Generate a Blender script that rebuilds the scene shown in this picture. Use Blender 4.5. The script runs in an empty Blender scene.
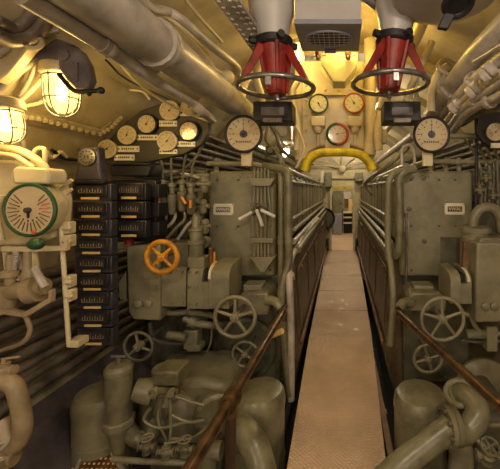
import bpy, bmesh, math, random
from mathutils import Vector as V, Matrix
random.seed(7)
PI = math.pi
sc = bpy.context.scene
COL = sc.collection
F = 330.0; CX = 342.0; CY = 189.0; EYE = 1.6

def P(px, py, Y):                       # where a ray through photo pixel meets depth Y
    return V(((px-CX)*Y/F, Y, EYE-(py-CY)*Y/F))
def S(n, Y): return n*Y/F

# ------------------------------------------------------------------ materials
def lin(c):
    return tuple(((x/12.92) if x <= .04045 else ((x+.055)/1.055)**2.4) for x in c)
def hexc(h):
    return lin(tuple(int(h[i:i+2], 16)/255 for i in (0, 2, 4)))
def paint(name, col, rough=.45, metal=0, var=.25, scale=6, bump=.15, dirt=None, coat=0):
    m = bpy.data.materials.new(name); m.use_nodes = True
    nt = m.node_tree; b = nt.nodes['Principled BSDF']
    tc = nt.nodes.new('ShaderNodeTexCoord')
    geo = nt.nodes.new('ShaderNodeNewGeometry')
    n1 = nt.nodes.new('ShaderNodeTexNoise'); n1.inputs['Scale'].default_value = scale
    n1.inputs['Detail'].default_value = 6; n1.inputs['Roughness'].default_value = .65
    nt.links.new(geo.outputs['Position'], n1.inputs['Vector'])
    cr = nt.nodes.new('ShaderNodeValToRGB')
    c = hexc(col); d = hexc(dirt) if dirt else tuple(x*(1-var*1.6) for x in c)
    cr.color_ramp.elements[0].position = .3; cr.color_ramp.elements[0].color = (*d, 1)
    cr.color_ramp.elements[1].position = .58; cr.color_ramp.elements[1].color = (*c, 1)
    e = cr.color_ramp.elements.new(.8); e.color = (*[min(1, x*(1+var*.5)) for x in c], 1)
    nt.links.new(n1.outputs['Fac'], cr.inputs['Fac'])
    nt.links.new(cr.outputs['Color'], b.inputs['Base Color'])
    b.inputs['Roughness'].default_value = rough; b.inputs['Metallic'].default_value = metal
    if coat: b.inputs['Coat Weight'].default_value = coat
    if bump:
        n2 = nt.nodes.new('ShaderNodeTexNoise'); n2.inputs['Scale'].default_value = scale*5
        n2.inputs['Detail'].default_value = 3
        nt.links.new(geo.outputs['Position'], n2.inputs['Vector'])
        bp = nt.nodes.new('ShaderNodeBump'); bp.inputs['Strength'].default_value = bump
        bp.inputs['Distance'].default_value = .01
        nt.links.new(n2.outputs['Fac'], bp.inputs['Height'])
        nt.links.new(bp.outputs['Normal'], b.inputs['Normal'])
    return m
def emit(name, col, st):
    m = bpy.data.materials.new(name); m.use_nodes = True
    nt = m.node_tree; nt.nodes.remove(nt.nodes['Principled BSDF'])
    e = nt.nodes.new('ShaderNodeEmission'); e.inputs[0].default_value = (*lin(col), 1); e.inputs[1].default_value = st
    nt.links.new(e.outputs[0], nt.nodes['Material Output'].inputs[0])
    return m
def glassy(name, col, st, clear=.55):   # glowing lamp glass: part see-through, part lit
    m = emit(name, col, st); nt = m.node_tree
    e = [n for n in nt.nodes if n.type == 'EMISSION'][0]
    t = nt.nodes.new('ShaderNodeBsdfTransparent'); x = nt.nodes.new('ShaderNodeMixShader')
    x.inputs[0].default_value = clear
    nt.links.new(e.outputs[0], x.inputs[1]); nt.links.new(t.outputs[0], x.inputs[2])
    nt.links.new(x.outputs[0], nt.nodes['Material Output'].inputs[0])
    return m
def clearglass():
    m = bpy.data.materials.new('gauge_glass'); m.use_nodes = True
    nt = m.node_tree; nt.nodes.remove(nt.nodes['Principled BSDF'])
    g = nt.nodes.new('ShaderNodeBsdfGlossy'); g.inputs['Roughness'].default_value = .08
    t = nt.nodes.new('ShaderNodeBsdfTransparent'); x = nt.nodes.new('ShaderNodeMixShader')
    x.inputs[0].default_value = .03
    nt.links.new(t.outputs[0], x.inputs[1]); nt.links.new(g.outputs[0], x.inputs[2])
    nt.links.new(x.outputs[0], nt.nodes['Material Output'].inputs[0])
    return m
def treadplate():
    m = paint('tread_plate_paint', 'd3b89e', .42, .2, .1, 2, 0, 'b89f85')
    nt = m.node_tree; b = nt.nodes['Principled BSDF']
    geo = [n for n in nt.nodes if n.type == 'NEW_GEOMETRY'][0]
    mp = nt.nodes.new('ShaderNodeMapping'); mp.inputs['Scale'].default_value = (50, 50, 50)
    mp.inputs['Rotation'].default_value = (0, 0, .785)
    ck = nt.nodes.new('ShaderNodeTexVoronoi'); ck.inputs['Randomness'].default_value = 0
    ck.inputs['Scale'].default_value = 1
    nt.links.new(geo.outputs['Position'], mp.inputs['Vector']); nt.links.new(mp.outputs[0], ck.inputs['Vector'])
    bp = nt.nodes.new('ShaderNodeBump'); bp.inputs['Strength'].default_value = 1; bp.inputs['Distance'].default_value = .012
    bp.invert = True
    nt.links.new(ck.outputs['Distance'], bp.inputs['Height']); nt.links.new(bp.outputs['Normal'], b.inputs['Normal'])
    return m
M = dict(
    slate=paint('dark_slate_enamel', '37343d', .4, 0, .2, 12, .1),
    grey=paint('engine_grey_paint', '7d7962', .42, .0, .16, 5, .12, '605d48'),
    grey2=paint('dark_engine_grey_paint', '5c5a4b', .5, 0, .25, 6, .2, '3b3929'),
    casing=paint('casing_grey_paint', '76735c', .32, 0, .22, 7, .15, '4c4936'),
    pale=paint('pale_grey_paint', 'ada59b', .36, 0, .18, 5, .2, '7f776d'),
    cream=paint('cream_paint', 'c9bd9c', .45, 0, .14, 4, .12, 'a89b78'),
    hull=paint('hull_paint', 'a69a7c', .45, 0, .16, 3, .3, '85785b'),
    dark=paint('bilge_black', '2a2622', .6, 0, .4, 6, .2),
    black=paint('black_enamel', '221f24', .35, 0, .3, 9, .05),
    blue_black=paint('blue_black_enamel', '33323c', .3, 0, .3, 9, .05),
    violet=paint('worn_slate_paint', '6d6770', .45, 0, .3, 12, .25),
    ventp=paint('vent_grey_paint', 'a7a3a3', .45, 0, .08, 4, .05),
    ventf=paint('vent_blue_grey_paint', '7d8190', .4, 0, .12, 6, .05),
    red=paint('red_paint', '86221b', .5, 0, .2, 9, .15, '54120e'),
    yellow=paint('yellow_padding', 'd2bc00', .42, 0, .18, 9, .25, '8f7a00'),
    orange=paint('orange_paint', 'c98a1e', .4, 0, .2, 14, .1, '8a5a12'),
    lever=paint('orange_handle_paint', 'd0822a', .4, 0, .1, 14, 0),
    green=paint('green_rim_paint', '1f4a2b', .4, 0, .15, 12, 0),
    gaugered=paint('red_rim_paint', 'b04a2a', .4, 0, .15, 12, 0),
    steel=paint('bare_steel', '8a8784', .32, .75, .2, 12, .1, '5c5653'),
    brass=paint('worn_bronze_rail', '6e553c', .3, .65, .35, 15, .1, '35251a'),
    dcream=paint('dimmed_cream_paint', '9a8a6e', .42, 0, .2, 6, .15, '75664c'),  # cream with the weaker light low down put into its colour
    post=paint('dark_post_paint', '3a2b21', .4, .3, .3, 9, .1),
    brown=paint('rust_brown_paint', '6a4a2e', .5, .1, .3, 8, .15, '3e2818'),
    olive=paint('olive_board_paint', '343127', .5, 0, .2, 5, .1),
    side=paint('brown_grey_crankcase_paint', '5e5038', .45, 0, .3, 6, .15, '3a2f20'),
    dial=paint('dial_white', 'bfae8c', .5, 0, .06, 10, 0),
    dialy=paint('dial_cream_yellow', 'd6cf9a', .5, 0, .06, 10, 0),
    ink=paint('dial_ink', '2a2622', .6, 0, 0, 5, 0),
    inkred=paint('dial_red_ink', 'b5502c', .6, 0, 0, 5, 0),
    inkblue=paint('dial_blue', '27384f', .5, 0, 0, 5, 0),
    plate=paint('name_plate', 'd5cfb9', .4, .1, .1, 12, 0),
    label=paint('yellowed_label', 'd8b878', .5, 0, .1, 12, 0),
    white=paint('white_handle', 'cbc9c0', .4, .1, .1, 12, 0),
    rubber=paint('black_rubber', '18171a', .55, 0, .2, 10, .1),
    bilgeplate=paint('bilge_plate_paint', '5a5357', .5, .1, .3, 4, .2, '332f31'),
    hullpipe=paint('hull_pipe_paint', '776c64', .45, .1, .3, 7, .2, '463f3b'),
    tread=treadplate(), glass=clearglass(),
    bulb=emit('lamp_filament', (1, .86, .55), 14),
    bulbglass=glassy('lamp_glass', (1, .78, .36), 2.2, .45),
    bulbglass2=glassy('far_lamp_glass', (1, .93, .78), 14, .3),
)

# ------------------------------------------------------------------ mesh builder
def frame(a):
    a = V(a).normalized()
    v = V((0, 0, 1)) - a*a.z
    if v.length < 1e-3: v = V((0, 1, 0)) - a*a.y
    v.normalize(); u = v.cross(a)
    return u, v, a
class B:
    def __init__(s): s.bm = bmesh.new()
    def box(s, c, d, R=None):
        c = V(c); h = V(d)/2; vs = []
        for i in range(8):
            p = V((h.x*(1 if i & 1 else -1), h.y*(1 if i & 2 else -1), h.z*(1 if i & 4 else -1)))
            if R is not None: p = R @ p
            vs.append(s.bm.verts.new(c+p))
        for f in ((0,2,3,1), (4,5,7,6), (0,1,5,4), (2,6,7,3), (0,4,6,2), (1,3,7,5)):
            s.bm.faces.new([vs[i] for i in f])
        return s
    def pbox(s, x0, y0, x1, y1, Y, D):       # photo rectangle at near depth Y, D deep
        a = P(x0, y0, Y); b = P(x1, y1, Y)
        return s.box(((a.x+b.x)/2, Y+D/2, (a.z+b.z)/2), (abs(b.x-a.x), D, abs(a.z-b.z)))
    def prism(s, pts, d):
        d = V(d); a = [s.bm.verts.new(V(p)) for p in pts]; b = [s.bm.verts.new(V(p)+d) for p in pts]
        n = len(pts)
        s.bm.faces.new(a); s.bm.faces.new(b[::-1])
        for i in range(n): s.bm.faces.new([a[i], b[i], b[(i+1) % n], a[(i+1) % n]][::-1])
        return s
    def pprism(s, pix, Y, D): return s.prism([P(x, y, Y) for x, y in pix], (0, D, 0))
    def lathe(s, prof, o, axis=(0, 0, 1), n=20):
        u, v, a = frame(axis); o = V(o); rings = []
        for r, h in prof:
            if r < 1e-5: rings.append([s.bm.verts.new(o+a*h)])
            else: rings.append([s.bm.verts.new(o+a*h+(u*math.cos(2*PI*k/n)+v*math.sin(2*PI*k/n))*r) for k in range(n)])
        for A, Bq in zip(rings, rings[1:]):
            for k in range(n):
                j = (k+1) % n
                if len(A) == 1 and len(Bq) == 1: continue
                if len(A) == 1: s.bm.faces.new([A[0], Bq[j], Bq[k]])
                elif len(Bq) == 1: s.bm.faces.new([A[k], A[j], Bq[0]])
                else: s.bm.faces.new([A[k], A[j], Bq[j], Bq[k]])
        for R_, fl in ((rings[0], 1), (rings[-1], 0)):
            if len(R_) > 1: s.bm.faces.new(R_[::-1] if fl else R_)
        return s
    def cyl(s, p0, p1, r, r2=None, n=14):
        p0 = V(p0); p1 = V(p1); L = (p1-p0).length
        return s.lathe([(r, 0), (r if r2 is None else r2, L)], p0, p1-p0, n)
    def tube(s, pts, r, n=10, smooth=True, closed=False, sub=6):
        pts = [V(p) for p in pts]
        if smooth and len(pts) > 2:
            q = []; m = len(pts); rng = m if closed else m-1
            for i in range(rng):
                p0 = pts[(i-1) % m] if (closed or i > 0) else pts[0]*2-pts[1]
                p1 = pts[i]; p2 = pts[(i+1) % m]
                p3 = pts[(i+2) % m] if (closed or i+2 < m) else p2*2-p1
                for k in range(sub):
                    t = k/sub
                    q.append(.5*((2*p1)+(p2-p0)*t+(2*p0-5*p1+4*p2-p3)*t*t+(3*p1-p0-3*p2+p3)*t**3))
            if not closed: q.append(pts[-1])
            pts = q
        m = len(pts); T = []
        for i in range(m):
            if closed: t = pts[(i+1) % m]-pts[i-1]
            else: t = pts[min(i+1, m-1)]-pts[max(i-1, 0)]
            T.append(t.normalized() if t.length > 1e-9 else V((0, 0, 1)))
        u, _, _ = frame(T[0]); rings = []
        for i in range(m):
            u = (u-T[i]*u.dot(T[i])).normalized(); w = T[i].cross(u)
            rings.append([s.bm.verts.new(pts[i]+(u*math.cos(2*PI*k/n)+w*math.sin(2*PI*k/n))*r) for k in range(n)])
        for i in range(m if closed else m-1):
            A = rings[i]; C = rings[(i+1) % m]; off = 0
            if closed and i == m-1:
                off = min(range(n), key=lambda o: (A[0].co-C[o].co).length)
            for k in range(n):
                s.bm.faces.new([A[k], A[(k+1) % n], C[(k+1+off) % n], C[(k+off) % n]])
        if not closed:
            s.bm.faces.new(rings[0][::-1]); s.bm.faces.new(rings[-1])
        return s
    def ring(s, c, axis, R, r, n=28, m=8, a0=0, a1=None, ell=1):
        u, v, a = frame(axis); c = V(c)
        if a1 is None:
            return s.tube([c+(u*math.cos(2*PI*k/n)+v*math.sin(2*PI*k/n)*ell)*R for k in range(n)], r, m, False, True)
        return s.tube([c+(u*math.cos(a0+(a1-a0)*k/n)+v*math.sin(a0+(a1-a0)*k/n))*R for k in range(n+1)], r, m, False)
    def sph(s, c, r, sq=(1, 1, 1), n=12):
        c = V(c); prev = None
        for i in range(n//2+1):
            th = PI*i/(n//2)
            if i in (0, n//2): ring = [s.bm.verts.new(c+V((0, 0, math.cos(th)*r*sq[2])))]
            else: ring = [s.bm.verts.new(c+V((math.sin(th)*math.cos(2*PI*k/n)*r*sq[0], math.sin(th)*math.sin(2*PI*k/n)*r*sq[1], math.cos(th)*r*sq[2]))) for k in range(n)]
            if prev:
                for k in range(n):
                    j = (k+1) % n
                    if len(prev) == 1: s.bm.faces.new([prev[0], ring[k], ring[j]])
                    elif len(ring) == 1: s.bm.faces.new([prev[k], ring[0], prev[j]])
                    else: s.bm.faces.new([prev[k], ring[k], ring[j], prev[j]])
            prev = ring
        return s
    def bolt(s, p, axis, r=.008, h=.01): return s.lathe([(r, 0), (r, h*.8), (r*.7, h)], p, axis, 6)

ORG = {}
def build(name, b, mat, parent=None, bevel=0, seg=2, base=None):
    bm = b.bm
    bmesh.ops.recalc_face_normals(bm, faces=bm.faces)
    if parent is not None: off = ORG[parent.name]
    else:
        if base is None:
            xs = [v.co for v in bm.verts]
            base = V((sum(v.x for v in xs)/len(xs), sum(v.y for v in xs)/len(xs), min(v.z for v in xs)))
        off = V(base)
    bmesh.ops.translate(bm, verts=bm.verts, vec=-off)
    me = bpy.data.meshes.new(name); bm.to_mesh(me); bm.free()
    me.materials.append(mat if not isinstance(mat, str) else M[mat])
    for p in me.polygons: p.use_smooth = True
    me.set_sharp_from_angle(angle=math.radians(38))
    o = bpy.data.objects.new(name, me); COL.objects.link(o)
    if parent is not None: o.parent = parent
    else: o.location = off
    ORG[o.name] = off
    if bevel:
        md = o.modifiers.new('bevel', 'BEVEL'); md.width = bevel; md.segments = seg; md.limit_method = 'ANGLE'
        md.angle_limit = math.radians(40); md.harden_normals = False
    return o
def tag(o, label, cat, group=None):
    o['label'] = label; o['category'] = cat
    if group: o['group'] = group
    return o
def thing(name, label, cat, loc, group=None):
    o = bpy.data.objects.new(name, None); COL.objects.link(o); o.location = V(loc)
    o.empty_display_size = .05
    ORG[o.name] = V(loc); return tag(o, label, cat, group)
def struct(name, b, mat, bevel=0, parent=None):
    o = build(name, b, mat, parent, bevel)
    if parent is None: o['kind'] = 'structure'
    return o

# ------------------------------------------------------------------ kinds
def gauge(c, R, label, name='pressure_gauge', rim='rubber', face='dial', ang=50, ticks=10, axis=(0, -1, 0), group=None, depth=.035, red=False, emblem=False, rimw=.12, cat='gauge'):
    c = V(c); u, v, a = frame(axis)
    t = thing(name, label, cat, c, group)
    build('gauge_case', B().lathe([(R*.93, -depth), (R*.98, -depth*.8), (R, -.004)], c, a, 28), 'rubber' if rim != 'cream' else 'cream', t)
    build('dial', B().lathe([(R*.93, -.004), (R*.93, .001)], c, a, 28), face, t)
    if rim == 'halves':
        build('rim', B().ring(c, a, R*.97, R*rimw*.9, 14, 8, PI*.5, PI*1.5), 'green', t)
        build('rim', B().ring(c, a, R*.97, R*rimw*.9, 14, 8, -PI*.5, PI*.5), 'gaugered', t)
    else: build('rim', B().ring(c, a, R*.97, R*rimw*.8, 28, 8), rim, t)
    mk = B(); mr = B(); hasr = False
    for k in range(ticks+1):
        th = math.radians(225-270*k/ticks)
        d = u*math.cos(th)+v*math.sin(th); w = a.cross(d)
        tgt = mk
        if red and k > ticks*.6: tgt = mr; hasr = True
        p = c+d*R*.74+a*.0025
        Rm = Matrix((d, w, a)).transposed()
        tgt.box(p, (R*.16, R*.035, .001), Rm)
        if k % 2 == 0: tgt.box(c+d*R*.55+a*.0025, (R*.05, R*.1, .001), Rm)
    if emblem:
        for i in range(7): mk.box(c+u*R*(-.36+.12*i)-v*R*.42+a*.0025, (R*.07, .001, R*.09))
    build('dial_markings', mk, 'ink', t)
    if hasr: build('red_markings', mr, 'inkred', t)
    if emblem:
        build('emblem', B().lathe([(R*.21, 0), (R*.21, .003)], c+a*.001, a, 16), 'inkblue', t)
    th = math.radians(ang); d = u*math.cos(th)+v*math.sin(th); w = a.cross(d)
    nb = B().prism([c+a*.005-d*R*.18+w*R*.04, c+a*.005-d*R*.18-w*R*.04, c+a*.005+d*R*.66], a*.002)
    nb.lathe([(R*.09, 0), (R*.09, .006)], c+a*.002, a, 10)
    build('needle', nb, 'ink', t)
    build('glass', B().lathe([(R*.9, 0), (R*.9, .002)], c+a*.010, a, 24), 'glass', t)
    return t
def handwheel(c, R, label, axis=(0, -1, 0), r=None, spokes=5, mat='grey', rimmat=None, hub=.18, group=None, rot=.3, stem=.1, dish=0, name='handwheel', spr=None):
    c = V(c); u, v, a = frame(axis); r = r or R*.1; spr = spr or r*.85
    t = thing(name, label, 'hand wheel', c, group)
    build('wheel_rim', B().ring(c, a, R-r, r, 36, 10), rimmat or mat, t)
    hc = c-a*dish
    for k in range(spokes):
        th = rot+2*PI*k/spokes; d = u*math.cos(th)+v*math.sin(th)
        build('spoke', B().cyl(hc+d*R*hub*.6, c+d*(R-r), spr*1.15, spr*.8, 8), mat, t)
    build('hub', B().lathe([(R*hub*1.1, -.03), (R*hub*1.1, .0), (R*hub, .02), (R*hub*.5, .022), (R*hub*.5, .035), (R*hub*.3, .04)], hc, a, 14), mat, t)
    if stem: build('spindle', B().cyl(hc-a*.02, hc-a*stem, R*hub*.55, None, 10), 'steel', t)
    return t
def pipe(pts, r, label, mat='grey', name='pipe', n=10, flanges=(), smooth=True, group=None, cat='pipe', clamps=()):
    pts = [V(p) for p in pts]
    if not flanges and not clamps:
        o = build(name, B().tube(pts, r, n, smooth), mat); return tag(o, label, cat, group)
    t = thing(name, label, cat, pts[0], group)
    build('pipe_run', B().tube(pts, r, n, smooth), mat, t)
    for nm, lst, f, L in (('flange', flanges, 1.55, .02), ('clamp', clamps, 1.2, .03)):
        for q in lst:
            i = int(q); fr = q-i; a = pts[i]; b = pts[min(i+1, len(pts)-1)]
            if i+1 >= len(pts): a, b = pts[-2], pts[-1]; fr = 1
            d = (b-a).normalized(); p = a.lerp(b, fr)
            fb = B().lathe([(r*f, -L), (r*f, -.002), (r*f*.96, 0), (r*f, .002), (r*f, L)], p, d, 16)
            if nm == 'flange':
                u, v, w = frame(d)
                for k in range(6):
                    th = k*PI/3; fb.bolt(p+(u*math.cos(th)+v*math.sin(th))*r*1.32+w*L, w, r*.14, .012)
                    fb.bolt(p+(u*math.cos(th)+v*math.sin(th))*r*1.32-w*L, -w, r*.14, .012)
            build(nm, fb, mat, t)
    return t
def valve(c, s, label, axis=(0, 0, 1), mat='grey', handle='grey', group=None, name='valve', wheel=True):
    c = V(c); u, v, a = frame(axis)
    t = thing(name, label, 'valve', c, group)
    build('valve_body', B().lathe([(s*.5, -s*1.1), (s*.75, -s*1.0), (s*.75, -s*.8), (s*.5, -s*.75), (s*.85, -s*.2), (s*.85, s*.3), (s*.5, s*.6), (s*.7, s*.65), (s*.7, s*.85), (s*.3, s*.9), (s*.25, s*1.5)], c, a, 14), mat, t)
    build('side_port', B().cyl(c-u*s*1.3, c+u*s*1.3, s*.42, None, 12).cyl(c-u*s*1.35, c-u*s*1.15, s*.65).cyl(c+u*s*1.15, c+u*s*1.35, s*.65), mat, t)
    if wheel:
        w = B().ring(c+a*s*1.55, a, s*.95, s*.13, 20, 6)
        for k in range(4):
            th = k*PI/2+.4; w.cyl(c+a*s*1.55, c+a*s*1.55+(u*math.cos(th)+v*math.sin(th))*s*.95, s*.1, None, 6)
        build('valve_wheel', w, handle, t)
    else:
        build('valve_lever', B().tube([c+a*s*1.4-u*s*.3, c+a*s*1.5+u*s*.6, c+a*s*1.7+u*s*2.0], s*.16, 8), handle, t)
    return t
def bolts(b, pts, axis, r=.008, h=.01):
    for p in pts: b.bolt(p, axis, r, h)
    return b
def text(body, size, c, parent, mat, name='lettering', rotz=0):
    cu = bpy.data.curves.new(name, 'FONT'); cu.body = body; cu.size = size; cu.extrude = .0008
    cu.align_x = 'CENTER'; cu.align_y = 'CENTER'
    tmp = bpy.data.objects.new('tmp', cu); COL.objects.link(tmp)
    dg = bpy.context.evaluated_depsgraph_get()
    me = bpy.data.meshes.new_from_object(tmp.evaluated_get(dg))
    bpy.data.objects.remove(tmp); me.name = name
    me.transform(Matrix.Translation(V(c)-ORG[parent.name]) @ Matrix.Rotation(rotz, 4, 'Z') @ Matrix.Rotation(PI/2, 4, 'X'))
    me.materials.clear(); me.materials.append(M[mat])
    o = bpy.data.objects.new(name, me); COL.objects.link(o); o.parent = parent; ORG[o.name] = ORG[parent.name]
    return o

# ------------------------------------------------------------------ the setting
HR = 2.15; HZ = .95
def arc(a0, a1, Y0, Y1, r0=HR, r1=HR+.03, n=24):
    pts = []
    for k in range(n+1):
        t = math.radians(a0+(a1-a0)*k/n); pts.append((r0*math.cos(t), Y0, HZ+r0*math.sin(t)))
    for k in range(n, -1, -1):
        t = math.radians(a0+(a1-a0)*k/n); pts.append((r1*math.cos(t), Y0, HZ+r1*math.sin(t)))
    b = B(); m = n+1; L = Y1-Y0
    A = [b.bm.verts.new(V(p)) for p in pts]; C = [b.bm.verts.new(V(p)+V((0, L, 0))) for p in pts]
    for i in range(2*m): j = (i+1) % (2*m); b.bm.faces.new([A[i], A[j], C[j], C[i]])
    for k in range(n):
        b.bm.faces.new([A[k], A[k+1], A[2*m-2-k], A[2*m-1-k]]); b.bm.faces.new([C[k], C[k+1], C[2*m-2-k], C[2*m-1-k]])
    return b
struct('ceiling', arc(45, 135, -1.4, 8.6), 'hull')
struct('wall_left', arc(135, 232, -1.4, 8.6), 'hull')
struct('wall_right', arc(-52, 45, -1.4, 8.6), 'hull')
struct('floor', B().box((0, 3.6, -.78), (2.7, 10, .04)), 'dark')
# ribs and riveted seams of the pressure hull
k = 1
for y in (3.4, 4.4, 5.4, 6.4, 7.4):
    struct('trim_%d' % k, arc(10, 170, y, y+.035, HR-.09, HR+.0, 40), 'hull'); k += 1
def onhull(px, py, lift=0):           # where the ray through a pixel meets the hull plating
    dx, dz = (px-CX)/F, -(py-CY)/F; q = EYE-HZ; R = HR-lift
    A = dx*dx+dz*dz; Bq = 2*dz*q; C = q*q-R*R
    Y = (-Bq+math.sqrt(Bq*Bq-4*A*C))/(2*A); return P(px, py, Y)
seam = [(18, 116), (38, 119), (58, 124), (80, 130), (100, 134.5), (112, 127), (122, 117)]
rv = B().tube([onhull(x, y, .01) for x, y in seam], .02, 6)
rv.prism([onhull(x, y, .012) for x, y in ((18, 110), (58, 118), (100, 129), (112, 121), (116, 128), (102, 138), (58, 128), (18, 120))], (0, 0, -.01))
for i in range(len(seam)-1):
    for f in (0, .33, .66):
        p = onhull(seam[i][0]*(1-f)+seam[i+1][0]*f, seam[i][1]*(1-f)+seam[i+1][1]*f, .035); rv.sph(p, .020, n=8)
struct('trim_%d' % k, rv, 'hull'); k += 1
# bulkheads
def halfdisc(x0, x1, zlo, zhi, Y0, D):
    b = B(); n = 16; top = []
    for i in range(n+1):
        x = x0+(x1-x0)*i/n; top.append((x, Y0, min(zhi, HZ+math.sqrt(max(0, HR*HR-x*x)))))
    return b.prism([(x0, Y0, zlo)]+top+[(x1, Y0, zlo)], (0, D, 0))
fb = halfdisc(-2.1, -.27, -.6, 9, 8.6, .06)
o = struct('wall_far', fb, 'cream')
struct('wall_far_starboard', halfdisc(.29, 2.1, -.6, 9, 8.6, .06), 'cream')
struct('wall_far_top', halfdisc(-.27, .29, 1.68, 9, 8.6, .06), 'cream')
struct('trim_%d' % k, B().box((-.29, 8.55, .83), (.05, .09, 1.7)).box((.31, 8.55, .83), (.05, .09, 1.7)).box((.01, 8.55, 1.9), (.65, .07, .06)), 'cream'); k += 1
struct('wall_back', B().prism([(HR*math.cos(2*PI*i/40), -1.4, HZ+HR*math.sin(2*PI*i/40)) for i in range(40)], (0, -.04, 0)), 'cream')
# next compartment behind the doorway
struct('wall_far_compartment', B().box((0, 13.3, 1.0), (3.2, .05, 3.0)), 'cream')
struct('wall_left_compartment', B().box((-1.6, 10.95, 1.0), (.05, 4.6, 3.0)), 'cream')
struct('wall_right_compartment', B().box((1.6, 10.95, 1.0), (.05, 4.6, 3.0)), 'cream')
struct('ceiling_compartment', B().box((0, 10.95, 2.5), (3.2, 4.6, .05)), 'cream')
struct('floor_compartment', B().box((0, 10.97, -.03), (3.2, 4.6, .05)), 'tread')

# walkway
def plate(pts, label):
    b = B().prism([V(p) for p in pts], (0, 0, -.035))
    o = build('floor_plate', b, 'tread', None, .004); return tag(o, label, 'floor plate', 'walkway plates')
def FP(px, py): Y = EYE*F/(py-CY); return ((px-CX)*Y/F, Y, 0)
a, b_ = FP(309.5, 334), FP(371.5, 334); c, d = FP(286.5, 469), FP(387, 469)
def ext(p, q, Y): t = (Y-p[1])/(q[1]-p[1]); return (p[0]+(q[0]-p[0])*t, Y, 0)
plate([a, b_, ext(b_, d, -.9), ext(a, c, -.9)], 'long studded tan walkway plate nearest the viewer')
ys = [3.62, 4.35, 5.2, 6.1, 7.1, 8.6]
names = ['tan studded walkway plate just past the first cross seam, with round scuff marks', 'second plate along the walkway beyond the near one', 'third plate along the walkway between the engines', 'fourth plate far down the walkway', 'last walkway plate ending at the doorway']
for i in range(5):
    y0, y1 = ys[i]+.006, ys[i+1]-.004
    lx = lambda y: -.355-.012*(y-3.6); rx = lambda y: .325+.016*(y-3.6)
    plate([(lx(y1), y1, 0), (rx(y1), y1, 0), (rx(y0), y0, 0), (lx(y0), y0, 0)], names[i])
for i, (x, y) in enumerate(((343, 290), (331, 301.5), (342, 300.5), (346, 304.5), (341, 308.5), (340, 324.5), (356, 329))):
    p = FP(x, y)
    t = build('deck_plug', B().lathe([(.034, 0), (.034, .003), (.02, .005), (0, .005)], p, (0, 0, 1), 16).lathe([(.012, .004), (.012, .009), (0, .009)], p, (0, 0, 1), 6), 'plate')
    tag(t, ['round deck plug, farthest up the walkway', 'round deck plug at the port edge of the cluster', 'round deck plug in the middle of the cluster', 'round deck plug right of the middle of the cluster', 'round deck plug lowest in the cluster of four', 'single round deck plug below the cluster', 'round deck plug by the starboard edge near the cross seam'][i], 'deck plug', 'round plugs in the walkway')
for s, w in ((-1, 'left'), (1, 'right')):
    b = B()
    b.box((s*.30, 1.3, -.08), (.04, 4.6, .09)); b.box((s*.31, 6.1, -.08), (.04, 5.0, .09))
    for y in range(10): b.box((s*.31, -.4+y*.95, -.4), (.05, .05, .7))
    tag(build('walkway_support', b, 'brown'), f'dark steel support beam under the {w} edge of the walkway', 'beam')

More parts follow.
